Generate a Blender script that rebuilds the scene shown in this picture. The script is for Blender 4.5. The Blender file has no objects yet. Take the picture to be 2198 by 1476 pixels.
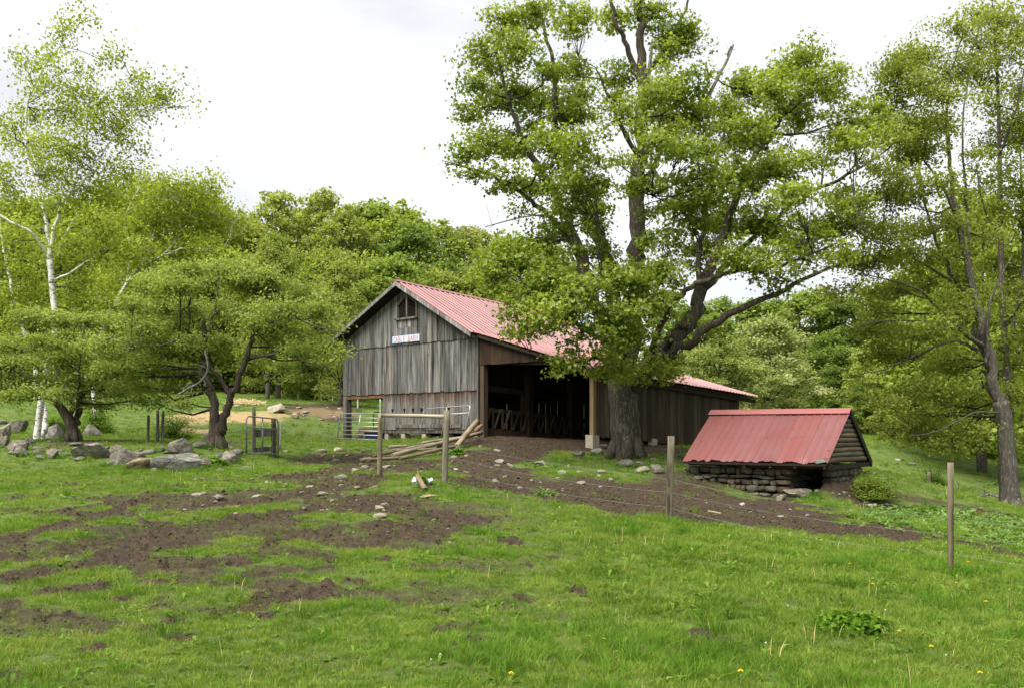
import bpy, math, random
import numpy as np
from mathutils import Vector, Matrix

# ------------------------------------------------------------------ camera, sky, sun, exposure
scene = bpy.context.scene
FPX, CX, HY, CAMZ = 2137.0, 1099.0, 925.0, 1.6      # measured on the 2198 x 1476 photograph
cd = bpy.data.cameras.new('camera')
cam = bpy.data.objects.new('camera', cd)
scene.collection.objects.link(cam)
cam.location = (0, 0, CAMZ)
cam.rotation_euler = (math.radians(90), 0, 0)
cd.sensor_width = 36.0
cd.lens = FPX / 2198 * 36
cd.shift_y = (HY - 738) / 2198
cd.clip_start = 0.1
cd.clip_end = 2000
scene.camera = cam

SUN_EL, SUN_AZ = math.radians(58), math.radians(222)   # azimuth the light comes from, clockwise from +Y
world = bpy.data.worlds.new('World')
scene.world = world
world.use_nodes = True
wt = world.node_tree
wt.nodes.clear()
w_out = wt.nodes.new('ShaderNodeOutputWorld')
w_sky = wt.nodes.new('ShaderNodeTexSky')
w_sky.sky_type = 'NISHITA'
w_sky.sun_disc = False
w_sky.sun_elevation = SUN_EL
w_sky.sun_rotation = SUN_AZ
w_b1 = wt.nodes.new('ShaderNodeBackground')
w_b1.inputs['Strength'].default_value = 0.1
wt.links.new(w_sky.outputs[0], w_b1.inputs['Color'])
w_tc = wt.nodes.new('ShaderNodeTexCoord')
w_map = wt.nodes.new('ShaderNodeMapping')
w_map.inputs['Scale'].default_value = (1.0, 1.0, 2.6)
w_map.inputs['Location'].default_value = (3.1, 1.7, 0.4)
wt.links.new(w_tc.outputs['Generated'], w_map.inputs['Vector'])
w_n = wt.nodes.new('ShaderNodeTexNoise')
w_n.inputs['Scale'].default_value = 2.8
w_n.inputs['Detail'].default_value = 5
w_n.inputs['Roughness'].default_value = 0.5
wt.links.new(w_map.outputs[0], w_n.inputs['Vector'])
w_r = wt.nodes.new('ShaderNodeValToRGB')
w_r.color_ramp.elements[0].position = 0.40
w_r.color_ramp.elements[0].color = (0.268, 0.272, 0.280, 1)
w_r.color_ramp.elements[1].position = 0.68
w_r.color_ramp.elements[1].color = (0.385, 0.386, 0.390, 1)
wt.links.new(w_n.outputs['Fac'], w_r.inputs['Fac'])
w_b2 = wt.nodes.new('ShaderNodeBackground')
w_b2.inputs['Strength'].default_value = 0.97
wt.links.new(w_r.outputs[0], w_b2.inputs['Color'])
w_mix = wt.nodes.new('ShaderNodeMixShader')
w_mix.inputs[0].default_value = 0.93                   # overcast: cloud deck over the clear sky
wt.links.new(w_b1.outputs[0], w_mix.inputs[1])
wt.links.new(w_b2.outputs[0], w_mix.inputs[2])
wt.links.new(w_mix.outputs[0], w_out.inputs['Surface'])

sd = bpy.data.lights.new('sun', 'SUN')
sd.energy = 2.9
sd.angle = math.radians(48)
sd.color = (1.0, 0.96, 0.89)
sun = bpy.data.objects.new('sun', sd)
scene.collection.objects.link(sun)
sun.location = (-20, -20, 40)
sun_dir = Vector((math.sin(SUN_AZ) * math.cos(SUN_EL), math.cos(SUN_AZ) * math.cos(SUN_EL), math.sin(SUN_EL)))
sun.rotation_euler = (-sun_dir).to_track_quat('-Z', 'Y').to_euler()

scene.view_settings.view_transform = 'Standard'
scene.view_settings.look = 'None'
scene.view_settings.gamma = 1.0
scene.view_settings.use_curve_mapping = False
scene.view_settings.exposure = 1.72
scene.cycles.max_bounces = 6
scene.cycles.diffuse_bounces = 3
scene.cycles.adaptive_threshold = 0.02
scene.cycles.transmission_bounces = 4

random.seed(7)
RNG = np.random.default_rng(11)
COL = scene.collection

# ------------------------------------------------------------------ helpers: objects
def tag(o, label=None, cat=None, group=None, kind=None):
    if label: o['label'] = label
    if cat: o['category'] = cat
    if group: o['group'] = group
    if kind: o['kind'] = kind
    return o

def link(name, me, mat=None, parent=None, loc=None, rot=None, color=None):
    o = bpy.data.objects.new(name, me)
    COL.objects.link(o)
    if mat is not None and me is not None and len(me.materials) == 0:
        me.materials.append(mat)
    if parent is not None: o.parent = parent
    if loc is not None: o.location = loc
    if rot is not None: o.rotation_euler = rot
    if color is not None: o.color = (color[0], color[1], color[2], 1)
    return o

def empty(name, loc=(0, 0, 0), rz=0):
    o = bpy.data.objects.new(name, None)
    COL.objects.link(o)
    o.location = loc
    o.rotation_euler = (0, 0, rz)
    o.empty_display_size = 0.3
    return o

def mesh_np(name, V, polys, attrs=None, smooth=False):
    """V (n,3); polys: list of (m,k) int arrays"""
    me = bpy.data.meshes.new(name)
    V = np.asarray(V, dtype=np.float32)
    me.vertices.add(len(V))
    me.vertices.foreach_set('co', V.ravel())
    loops = np.concatenate([p.ravel() for p in polys]).astype(np.int32)
    tot = np.concatenate([np.full(len(p), p.shape[1]) for p in polys]).astype(np.int32)
    start = np.concatenate([[0], np.cumsum(tot)[:-1]]).astype(np.int32)
    me.loops.add(len(loops))
    me.loops.foreach_set('vertex_index', loops)
    me.polygons.add(len(tot))
    me.polygons.foreach_set('loop_start', start)
    me.polygons.foreach_set('loop_total', tot)
    if smooth:
        me.polygons.foreach_set('use_smooth', np.ones(len(tot), dtype=bool))
    if attrs:
        for k, a in attrs.items():
            at_ = me.attributes.new(k, 'FLOAT', 'POINT')
            at_.data.foreach_set('value', np.asarray(a, dtype=np.float32))
    me.update(calc_edges=True)
    me.validate()
    return me

class MB:
    """collects quads and triangles in plain lists"""
    def __init__(s): s.v = []; s.f = []
    def add(s, vs, fs):
        b = len(s.v)
        s.v.extend([tuple(p) for p in vs])
        s.f.extend([tuple(b + i for i in f) for f in fs])
        return s
    def hexa(s, c8):
        """8 corners: bottom 0-3 ccw, top 4-7"""
        return s.add(c8, [(3, 2, 1, 0), (4, 5, 6, 7), (0, 1, 5, 4), (1, 2, 6, 5), (2, 3, 7, 6), (3, 0, 4, 7)])
    def box(s, x0, x1, y0, y1, z0, z1):
        return s.hexa([(x0, y0, z0), (x1, y0, z0), (x1, y1, z0), (x0, y1, z0), (x0, y0, z1), (x1, y0, z1), (x1, y1, z1), (x0, y1, z1)])
    def tube(s, pts, rad, sides=8, cap=True, jit=0.0, rng=None):
        pts = [Vector(p) for p in pts]
        if not hasattr(rad, '__len__'): rad = [rad] * len(pts)
        t = (pts[1] - pts[0]).normalized()
        n = t.orthogonal().normalized()
        rings = []
        for i, p in enumerate(pts):
            if i == 0: tt = pts[1] - pts[0]
            elif i == len(pts) - 1: tt = pts[-1] - pts[-2]
            else: tt = pts[i + 1] - pts[i - 1]
            tt = tt.normalized()
            n = (n - tt * n.dot(tt)).normalized()
            b = tt.cross(n)
            ring = []
            for k in range(sides):
                a = 2 * math.pi * k / sides
                r = rad[i] * (1 + (rng.uniform(-jit, jit) if rng is not None and jit else 0))
                ring.append(p + (n * math.cos(a) + b * math.sin(a)) * r)
            rings.append(ring)
        vs = [v for r in rings for v in r]
        fs = []
        for i in range(len(pts) - 1):
            for k in range(sides):
                k2 = (k + 1) % sides
                fs.append((i * sides + k, i * sides + k2, (i + 1) * sides + k2, (i + 1) * sides + k))
        if cap:
            fs.append(tuple(reversed(range(sides))))
            fs.append(tuple(range((len(pts) - 1) * sides, len(pts) * sides)))
        return s.add(vs, fs)
    def mesh(s, name, origin=(0, 0, 0), smooth=False):
        me = bpy.data.meshes.new(name)
        ox, oy, oz = origin
        me.from_pydata([(x - ox, y - oy, z - oz) for x, y, z in s.v], [], s.f)
        if smooth:
            me.polygons.foreach_set('use_smooth', [True] * len(me.polygons))
        me.update()
        return me
    def build(s, name, mat, parent=None, origin=None, smooth=False, loc=None, rot=None, color=None):
        if origin is None:
            origin = parent.location if (parent is not None and loc is None) else (0, 0, 0)
        return link(name, s.mesh(name, origin, smooth), mat, parent, loc, rot, color)

# ------------------------------------------------------------------ helpers: noise
def _hash(ix, iy, seed):
    h = (ix.astype(np.int64) * 374761393 + iy.astype(np.int64) * 668265263 + seed * 974634777) & 0x7fffffff
    h = ((h ^ (h >> 13)) * 1274126177) & 0x7fffffff
    h = h ^ (h >> 16)
    return (h & 0xffff) / 65535.0

def vnoise(x, y, seed=0):
    x = np.asarray(x, dtype=np.float64); y = np.asarray(y, dtype=np.float64)
    ix = np.floor(x); iy = np.floor(y)
    fx = x - ix; fy = y - iy
    fx = fx * fx * (3 - 2 * fx); fy = fy * fy * (3 - 2 * fy)
    a = _hash(ix, iy, seed); b = _hash(ix + 1, iy, seed); c = _hash(ix, iy + 1, seed); d = _hash(ix + 1, iy + 1, seed)
    return (a * (1 - fx) + b * fx) * (1 - fy) + (c * (1 - fx) + d * fx) * fy

def fbm(x, y, octs=4, seed=0, gain=0.5):
    s = 0; a = 1; t = 0
    for i in range(octs):
        s = s + a * vnoise(x * 2 ** i + 17.3 * i, y * 2 ** i - 9.1 * i, seed + i)
        t += a; a *= gain
    return s / t

def sstep(e0, e1, x):
    t = np.clip((x - e0) / (e1 - e0), 0, 1)
    return t * t * (3 - 2 * t)

# ------------------------------------------------------------------ measuring: photograph pixel + distance -> place in the world
def at(px, py, Y):
    return Vector(((px - CX) / FPX * Y, Y, CAMZ + (HY - py) / FPX * Y))

CTRL = [  # x, y, z of the ground at places that can be read off the photograph
    (0, 0, 0), (-6, 0, .1), (6, 0, -.12), (0, -12, -.2), (-14, -6, .2), (14, -6, -.5),
    (-2.9, 6.4, .08), (0, 6.2, 0), (3, 6, -.05),
    (4.89, 11.1, .005), (2.25, 14.2, .284), (-1.125, 16.7, .70), (-2.39, 18, .78),
    (-7.5, 22, .776), (-12.1, 24, .926), (-14.3, 30, 1.32), (-7.65, 26, 1.15), (-11.9, 27, 1.32),
    (-11.2, 48, 2.55), (-13.8, 52, 3.0), (-11, 62, 3.54), (-14.7, 60, 3.65), (-15.9, 85, 6.2), (-29.4, 70, 4.7),
    (-60, 90, 8), (-45, 45, 2.6), (-25, 33, 1.5), (-70, 30, 2.5),
    (-1.13, 34, 1.40), (-6.7, 39.6, 1.25), (2.46, 30.4, 1.08), (6.1, 34.2, 1.08), (3, 44, 1.0), (9, 38.5, .6), (-3, 45, 1.5),
    (3.22, 28, .83), (1.18, 25, .72), (-4.5, 24, .76), (-3.9, 28, .84), (-6.75, 27, .86), (-1.6, 29.5, 1.03),
    (6.6, 23.6, .04), (4.5, 25.4, .56), (8, 28.2, .92), (5.0, 28, .85), (7.9, 24.7, .52), (7.9, 23.4, .10), (8.3, 23, -.18), (9.6, 26, .45),
    (4.34, 18.5, .085), (6.55, 21.5, .02), (9.5, 22, -.35), (7.62, 23.5, .40), (7.1, 22.7, .02), (6.5, 24.0, .02),
    (16.9, 40, -1.1), (15.5, 31, -1.01), (7.1, 14, -.22), (18.7, 50, .75), (19.1, 48, .14), (28, 55, -.33), (21.9, 60, 1.3),
    (40, 80, 1.5), (12, 46, .7), (14, 60, 1.3), (10, 70, 2.0), (0, 90, 5), (30, 30, -2), (45, 50, -1.5), (20, 100, 4), (60, 110, 5), (-20, 120, 9), (-60, 140, 12), (120, 100, 4), (-120, 100, 9),
]
CP = np.array(CTRL, dtype=np.float64)

def _tps_k(r2):
    return np.where(r2 > 1e-12, r2 * np.log(r2 + 1e-12), 0.0)

def _fit():
    n = len(CP)
    d2 = ((CP[:, None, :2] - CP[None, :, :2]) ** 2).sum(-1)
    K = _tps_k(d2) + np.eye(n) * 0.002
    P = np.c_[np.ones(n), CP[:, :2]]
    A = np.zeros((n + 3, n + 3))
    A[:n, :n] = K; A[:n, n:] = P; A[n:, :n] = P.T
    return np.linalg.solve(A, np.r_[CP[:, 2], 0, 0, 0])
_W = _fit()

def ground(x, y, detail=True):
    x = np.asarray(x, dtype=np.float64); y = np.asarray(y, dtype=np.float64)
    sh = x.shape
    xf = np.clip(x.ravel(), -150, 150); yf = np.clip(y.ravel(), -30, 160)
    z = np.empty(len(xf))
    for s in range(0, len(xf), 40000):
        a = xf[s:s + 40000]; b = yf[s:s + 40000]
        r2 = (a[:, None] - CP[None, :, 0]) ** 2 + (b[:, None] - CP[None, :, 1]) ** 2
        z[s:s + 40000] = _tps_k(r2) @ _W[:len(CP)] + _W[-3] + _W[-2] * a + _W[-1] * b
    if detail:
        z = z + (fbm(xf * .55, yf * .55, 3, 5) - .5) * .11 * np.clip(np.hypot(xf, yf) / 8, .3, 1)
        # the sunken doorway and cellar of the little shed
        sx, sy = xf - 7.28, yf - 23.0
        ss = -.819 * sx + .574 * sy; sp = .574 * sx + .819 * sy
        w = sstep(.22, .40, ss) * sstep(1.25, 1.05, ss) * sstep(-.5, .1, sp) * sstep(3.4, 3.0, sp)
        z = z * (1 - w) + np.minimum(z, .03) * w
    return z.reshape(sh)

def gz(x, y): return float(ground(np.array([x]), np.array([y]))[0])

_YS = np.r_[np.linspace(4, 30, 400), np.linspace(30.2, 120, 300)]
def gpt(px, py):
    """where the line of sight through a photograph pixel meets the ground"""
    xs = (px - CX) / FPX * _YS
    zr = CAMZ + (HY - py) / FPX * _YS
    d = zr - ground(xs, _YS)
    i = np.nonzero(d < 0)[0]
    k = int(i[0]) if len(i) else len(_YS) - 1
    if k == 0: Y = _YS[0]
    else:
        a, b = d[k - 1], d[k]
        Y = _YS[k - 1] + (_YS[k] - _YS[k - 1]) * (a / (a - b) if a != b else 0)
    x = (px - CX) / FPX * Y
    return Vector((x, Y, gz(x, Y)))

# ------------------------------------------------------------------ helpers: materials
class NT:
    def __init__(s, name):
        s.m = bpy.data.materials.new(name)
        s.m.use_nodes = True
        s.t = s.m.node_tree
        s.t.nodes.clear()
        s.out = s.t.nodes.new('ShaderNodeOutputMaterial')
    def n(s, typ, ins=None, **props):
        nd = s.t.nodes.new('ShaderNode' + typ)
        for k, v in props.items(): setattr(nd, k, v)
        for k, v in (ins or {}).items(): s.set(nd.inputs[k], v)
        return nd
    def set(s, sock, v):
        if isinstance(v, bpy.types.NodeSocket): s.t.links.new(v, sock)
        elif isinstance(v, bpy.types.Node): s.t.links.new(v.outputs[0], sock)
        elif isinstance(v, (tuple, list)) and len(v) == 3 and sock.type == 'RGBA': sock.default_value = (*v, 1)
        else: sock.default_value = v
    def noise(s, vec, scale, detail=3, rough=.55, dist=0.0):
        return s.n('TexNoise', {'Vector': vec, 'Scale': scale, 'Detail': detail, 'Roughness': rough, 'Distortion': dist}).outputs['Fac']
    def ramp(s, fac, stops):
        r = s.n('ValToRGB', {'Fac': fac})
        el = r.color_ramp.elements
        while len(el) < len(stops): el.new(0.5)
        for e, (p, c) in zip(el, stops):
            e.position = p
            e.color = (*c, 1) if len(c) == 3 else c
        return r.outputs[0]
    def mix(s, fac, a, b, mode='MIX'):
        nd = s.n('Mix', data_type='RGBA', blend_type=mode)
        s.set(nd.inputs[0], fac); s.set(nd.inputs[6], a); s.set(nd.inputs[7], b)
        return nd.outputs[2]
    def math(s, op, a, b=0.0, c=None, clamp=False):
        nd = s.n('Math', operation=op, use_clamp=clamp)
        s.set(nd.inputs[0], a); s.set(nd.inputs[1], b)
        if c is not None: s.set(nd.inputs[2], c)
        return nd.outputs[0]
    def mapr(s, v, a, b, c=0.0, d=1.0):
        nd = s.n('MapRange', {0: v, 1: a, 2: b, 3: c, 4: d})
        return nd.outputs[0]
    def mapping(s, vec, scale=(1, 1, 1), loc=(0, 0, 0)):
        return s.n('Mapping', {'Vector': vec, 'Scale': scale, 'Location': loc}).outputs[0]
    def bump(s, h, strength=.4, dist=.01):
        return s.n('Bump', {'Height': h, 'Strength': strength, 'Distance': dist}).outputs[0]
    def done(s, shader):
        s.t.links.new(shader, s.out.inputs['Surface'])
        return s.m
    def principled(s, col, rough=.8, bump=None, spec=.3, metal=0.0):
        p = s.n('BsdfPrincipled', {'Base Color': col, 'Roughness': rough, 'Metallic': metal})
        p.inputs['Specular IOR Level'].default_value = spec
        if bump is not None: s.set(p.inputs['Normal'], bump)
        return p.outputs[0]
    def objvec(s):
        """object coordinates shifted by a random amount per object"""
        tc = s.n('TexCoord'); oi = s.n('ObjectInfo')
        off = s.n('VectorMath', {0: (37.0, 53.0, 91.0)}, operation='SCALE')
        s.set(off.inputs['Scale'], oi.outputs['Random'])
        return s.n('VectorMath', {0: tc.outputs['Object'], 1: off.outputs[0]}, operation='ADD').outputs[0], oi, tc

def wood_mat(name, stops, grain=(34, 34, 1.1), tint=True, stain=None, moss=None, bumpd=.008):
    s = NT(name)
    vec, oi, tc = s.objvec()
    g1 = s.noise(s.mapping(vec, grain), 1.0, 5, .65, .35)
    g2 = s.noise(s.mapping(vec, (grain[0] * .22, grain[1] * .22, grain[2] * .5)), 1.0, 3, .5, .5)
    f = s.math('ADD', s.math('MULTIPLY', g1, .55), s.math('MULTIPLY', g2, .5))
    col = s.ramp(f, stops)
    kn = s.n('TexVoronoi', {'Vector': s.mapping(vec, (4.2, 4.2, 1.7)), 'Scale': 1.0, 'Randomness': 1.0})
    kmask = s.mapr(kn.outputs['Distance'], .05, .13, 1.0, 0.0)
    col = s.mix(s.math('MULTIPLY', kmask, .75), col, (.035, .028, .022))
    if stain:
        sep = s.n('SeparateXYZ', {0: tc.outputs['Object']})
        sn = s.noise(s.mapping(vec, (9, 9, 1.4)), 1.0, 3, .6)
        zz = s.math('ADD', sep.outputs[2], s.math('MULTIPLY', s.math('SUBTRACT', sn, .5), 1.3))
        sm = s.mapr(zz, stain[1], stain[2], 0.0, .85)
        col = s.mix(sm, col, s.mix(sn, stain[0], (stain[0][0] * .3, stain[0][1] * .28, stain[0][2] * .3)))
    if moss:
        mn = s.noise(s.mapping(vec, (6, 6, 3)), 1.0, 4, .6)
        col = s.mix(s.mapr(mn, .52, .68, 0.0, moss[1]), col, moss[0])
    if tint:
        col = s.mix(1.0, col, oi.outputs['Color'], 'MULTIPLY')
    b = s.bump(s.math('SUBTRACT', g1, s.math('MULTIPLY', kmask, .3)), .55, bumpd)
    return s.done(s.principled(col, .85, b, .2))

def leaf_mat(name, c_dark, c_mid, c_light, transl=.42, objcol=False, rough=.45, gloss=0.0):
    s = NT(name)
    a = s.n('Attribute', attribute_name='tint')
    geo = s.n('NewGeometry')
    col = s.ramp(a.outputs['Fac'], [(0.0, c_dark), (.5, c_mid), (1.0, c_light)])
    if objcol:
        oi = s.n('ObjectInfo')
        col = s.mix(1.0, col, oi.outputs['Color'], 'MULTIPLY')
    d = s.n('BsdfDiffuse', {'Color': col}).outputs[0]
    if gloss:
        gl = s.n('BsdfGlossy', {'Color': (1, 1, 1), 'Roughness': rough})
        d = s.n('MixShader', {0: gloss, 1: d, 2: gl.outputs[0]}).outputs[0]
    tcol = s.mix(1.0, col, (1.35, 1.35, .55), 'MULTIPLY')
    tr = s.n('BsdfTranslucent', {'Color': tcol})
    m = s.n('MixShader', {0: transl, 1: d, 2: tr.outputs[0]})
    return s.done(m.outputs[0])

def bark_mat(name, c0, c1, c2, vs=(9, 9, 1.6), bumpd=.03, moss=.25, mosscol=(.09, .11, .035)):
    s = NT(name)
    tc = s.n('TexCoord')
    v = s.mapping(tc.outputs['Object'], vs)
    n1 = s.noise(v, 1.6, 6, .7, .4)
    n2 = s.noise(s.mapping(tc.outputs['Object'], (1.1, 1.1, .7)), 1.3, 4, .6)
    ridge = s.math('ABSOLUTE', s.math('SUBTRACT', n1, .5))
    col = s.ramp(s.math('MULTIPLY', ridge, 4.0), [(0.0, c0), (.4, c1), (1.0, c2)])
    col = s.mix(s.mapr(n2, .5, .72, 0.0, moss), col, mosscol)
    return s.done(s.principled(col, .9, s.bump(s.math('MULTIPLY', ridge, 2.0), .9, bumpd), .15))

def simple_mat(name, col, rough=.7, spec=.3, metal=0.0, var=.25, scale=8.0, bumpd=.004, objcol=False):
    s = NT(name)
    vec, oi, tc = s.objvec()
    n = s.noise(vec, scale, 4, .6)
    c = s.mix(n, tuple(x * (1 - var) for x in col), tuple(min(1, x * (1 + var)) for x in col))
    if objcol: c = s.mix(1.0, c, oi.outputs['Color'], 'MULTIPLY')
    return s.done(s.principled(c, rough, s.bump(n, .3, bumpd), spec, metal))

M = {}
M['barn_wood'] = wood_mat('weathered_barn_wood', [(.38, (.013, .011, .010)), (.46, (.060, .055, .050)), (.57, (.150, .142, .133)), (.70, (.31, .30, .285))])
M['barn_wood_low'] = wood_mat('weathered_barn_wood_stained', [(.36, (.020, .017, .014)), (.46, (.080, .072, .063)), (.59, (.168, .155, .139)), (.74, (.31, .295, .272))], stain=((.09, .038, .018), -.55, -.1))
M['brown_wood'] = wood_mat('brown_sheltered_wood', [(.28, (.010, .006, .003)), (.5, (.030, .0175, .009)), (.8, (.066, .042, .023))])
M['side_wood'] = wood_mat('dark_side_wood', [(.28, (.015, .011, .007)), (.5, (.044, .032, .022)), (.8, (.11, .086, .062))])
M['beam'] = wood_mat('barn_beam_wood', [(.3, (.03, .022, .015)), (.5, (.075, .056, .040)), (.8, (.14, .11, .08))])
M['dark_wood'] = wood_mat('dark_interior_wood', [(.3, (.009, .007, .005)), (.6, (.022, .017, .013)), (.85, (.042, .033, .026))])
M['tan_post'] = wood_mat('tan_treated_wood', [(.3, (.10, .062, .034)), (.5, (.20, .14, .083)), (.8, (.33, .25, .17))])
M['post_wood'] = wood_mat('fence_post_wood', [(.38, (.03, .025, .018)), (.47, (.115, .10, .076)), (.58, (.20, .18, .142)), (.72, (.30, .28, .235))], grain=(11, 11, .9), moss=((.16, .155, .075), .55))
M['log_wood'] = wood_mat('felled_log_wood', [(.28, (.075, .058, .042)), (.5, (.205, .172, .13)), (.8, (.38, .34, .275))], grain=(16, 16, 1.6), moss=((.14, .13, .07), .5))
M['cabin_log'] = wood_mat('cabin_log_wood', [(.28, (.03, .022, .014)), (.5, (.105, .080, .053)), (.8, (.24, .205, .16))], grain=(20, 20, 1.5))
M['steel'] = simple_mat('galvanised_steel', (.36, .38, .40), .42, .5, .75, .25, 30)
M['rusty_steel'] = simple_mat('rusty_steel', (.14, .10, .08), .7, .3, .3, .4, 18)
M['wire'] = simple_mat('fence_wire', (.22, .22, .22), .5, .5, .4, .2, 20)
M['concrete'] = simple_mat('pale_concrete', (.30, .27, .205), .9, .2, 0, .3, 14, .01)
M['blue_plastic'] = simple_mat('blue_plastic', (.02, .035, .15), .45, .4, 0, .15, 6)
M['white_plastic'] = simple_mat('white_plastic', (.72, .76, .78), .4, .4, 0, .1, 10)
M['grey_stake'] = simple_mat('grey_stake', (.42, .41, .38), .8, .2, 0, .3, 20)
M['sign_blue'] = simple_mat('sign_paint_pale_blue', (.40, .51, .64), .7, .25, 0, .1, 25)
M['sign_red'] = simple_mat('sign_paint_orange_red', (.50, .12, .06), .7, .25, 0, .2, 40)
M['black_gap'] = simple_mat('black_gap_shade', (.006, .005, .005), .95, .05)  # near-black that stands in for the dark of holes and gaps
M['straw'] = simple_mat('dry_straw', (.52, .38, .19), .85, .2, 0, .3, 30)
M['straw_pale'] = simple_mat('pale_straw', (.62, .50, .27), .85, .2, 0, .3, 30)

def rock_mat(name, c0, c1, c2, moss=.35):
    s = NT(name)
    vec, oi, tc = s.objvec()
    n1 = s.noise(vec, 3.0, 6, .65, .3)
    n2 = s.noise(vec, 14.0, 5, .7)
    col = s.ramp(s.math('ADD', s.math('MULTIPLY', n1, .6), s.math('MULTIPLY', n2, .4)), [(.38, c0), (.5, c1), (.62, c2)])
    lich = s.noise(vec, 6.5, 5, .7, .6)
    col = s.mix(s.mapr(lich, .6, .68, 0.0, .55), col, (.27, .275, .23))
    geo = s.n('NewGeometry')
    nz = s.n('SeparateXYZ', {0: geo.outputs['Normal']}).outputs[2]
    mm = s.math('MULTIPLY', s.mapr(s.noise(vec, 2.2, 4, .6), .52, .66, 0.0, 1.0), s.mapr(nz, .1, .7, 0.0, moss))
    col = s.mix(mm, col, (.075, .085, .02))
    col = s.mix(1.0, col, oi.outputs['Color'], 'MULTIPLY')
    h = s.math('ADD', n1, s.math('MULTIPLY', n2, .5))
    return s.done(s.principled(col, .92, s.bump(h, .7, .05), .2))
M['rock'] = rock_mat('field_rock', (.050, .044, .034), (.140, .126, .103), (.275, .257, .222))
M['pale_stone'] = rock_mat('pale_stone', (.12, .103, .078), (.255, .225, .18), (.40, .365, .305), .15)
M['wall_stone'] = rock_mat('wall_stone', (.055, .045, .03), (.125, .105, .074), (.21, .182, .135), .25)

def roof_mat(name, base, worn, specks=0.0, rough=.34, streak=.5, ribk=1.0):
    s = NT(name)
    vec, oi, tc = s.objvec()
    sl = s.n('Attribute', attribute_name='slope').outputs['Fac']
    vv = s.n('Attribute', attribute_name='across').outputs['Fac']
    sv = s.n('CombineXYZ', {0: s.math('MULTIPLY', vv, 16.0), 1: s.math('MULTIPLY', sl, 1.1), 2: s.math('MULTIPLY', oi.outputs['Random'], 40.0)}).outputs[0]
    n1 = s.noise(sv, 1.0, 5, .65)
    n2 = s.noise(vec, 1.3, 4, .6)
    col = s.mix(s.mapr(n1, .40, .66, 0.0, streak), base, worn)
    col = s.mix(s.mapr(n2, .4, .62, 0.0, .45), col, tuple(x * .72 + .03 for x in base))
    lap = s.mapr(s.math('ABSOLUTE', s.math('SUBTRACT', s.math('ADD', sl, s.math('MULTIPLY', s.math('SUBTRACT', oi.outputs['Random'], .5), .02)), .52)), .004, .010, .35, 0.0)
    col = s.mix(lap, col, (.07, .03, .028))
    col = s.mix(1.0, col, oi.outputs['Color'], 'MULTIPLY')
    rib = s.n('Attribute', attribute_name='rib').outputs['Fac']
    rn = s.noise(vec, 2.4, 4, .65)
    col = s.mix(s.math('MULTIPLY', rib, s.mapr(rn, .32, .68, .35 * ribk, .95 * ribk)), col, (.09, .045, .038))
    rg = s.math('ADD', s.math('MULTIPLY', n2, .25), rough - .12)
    if specks:
        vo = s.n('TexVoronoi', {'Vector': vec, 'Scale': 4.5, 'Randomness': 1.0})
        sel = s.math('GREATER_THAN', s.n('SeparateColor', {0: vo.outputs['Color']}).outputs[0], 1 - specks)
        sp = s.math('MULTIPLY', s.mapr(s.math('ADD', vo.outputs['Distance'], s.math('MULTIPLY', s.noise(vec, 40, 2), .12)), .16, .22, 1.0, 0.0), sel)
        col = s.mix(s.math('MULTIPLY', sp, .85), col, (.05, .022, .016))
    return s.done(s.principled(col, rg, s.bump(n2, .15, .02), .55))
M['roof_red'] = roof_mat('red_painted_metal', (.27, .085, .083), (.13, .062, .056), 0, .40, .75)
M['roof_pink'] = roof_mat('pale_red_metal_sky_sheen', (.33, .125, .12), (.30, .13, .123), 0, .40, .3, .12)  # newer paint, plus sun and sky reflection put into the paler colour
M['roof_shed'] = roof_mat('shed_red_metal', (.165, .045, .043), (.13, .057, .050), .6, .42, .6)

# leaves and bark
M['maple_leaf'] = leaf_mat('maple_leaf', (.085, .135, .014), (.190, .255, .034), (.360, .400, .075), .5, gloss=.03)
M['hawthorn_leaf'] = leaf_mat('hawthorn_leaf', (.130, .180, .038), (.240, .298, .080), (.355, .405, .145), .48)
M['birch_leaf'] = leaf_mat('birch_leaf', (.140, .185, .024), (.260, .315, .056), (.385, .425, .115), .52)
M['olive_leaf'] = leaf_mat('olive_leaf', (.100, .130, .024), (.205, .244, .050), (.335, .350, .100), .5)
M['forest_leaf'] = leaf_mat('forest_leaf', (.130, .168, .038), (.258, .306, .082), (.390, .422, .148), .48, True)
M['shrub_leaf'] = leaf_mat('shrub_leaf', (.030, .050, .010), (.076, .109, .02), (.155, .185, .046), .3, True)
M['maple_bark'] = bark_mat('maple_bark', (.030, .024, .018), (.105, .088, .068), (.22, .195, .16), moss=.35)
M['dark_bark'] = bark_mat('dark_branch_bark', (.018, .015, .012), (.055, .046, .038), (.12, .105, .09), moss=.15)
M['hawthorn_bark'] = bark_mat('hawthorn_bark', (.035, .027, .02), (.10, .082, .063), (.19, .165, .135), moss=.3)
M['grey_bark'] = bark_mat('grey_bark', (.05, .043, .035), (.15, .132, .11), (.27, .245, .212), moss=.25)
M['dead_wood'] = bark_mat('dead_grey_wood', (.12, .11, .10), (.30, .28, .26), (.45, .43, .40), moss=0)
def birch_bark():
    s = NT('birch_bark')
    tc = s.n('TexCoord')
    n1 = s.noise(s.mapping(tc.outputs['Object'], (5, 5, 22)), 1.0, 4, .65, .2)
    n2 = s.noise(s.mapping(tc.outputs['Object'], (2.2, 2.2, 1.6)), 1.0, 5, .65)
    n3 = s.noise(tc.outputs['Object'], 12, 3)
    col = s.mix(n3, (.52, .50, .46), (.72, .70, .67))
    col = s.mix(s.mapr(n1, .54, .60, 0.0, .9), col, (.04, .036, .032))
    col = s.mix(s.mapr(n2, .58, .68, 0.0, .8), col, (.09, .07, .05))
    return s.done(s.principled(col, .75, s.bump(n1, .4, .01), .25))
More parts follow.
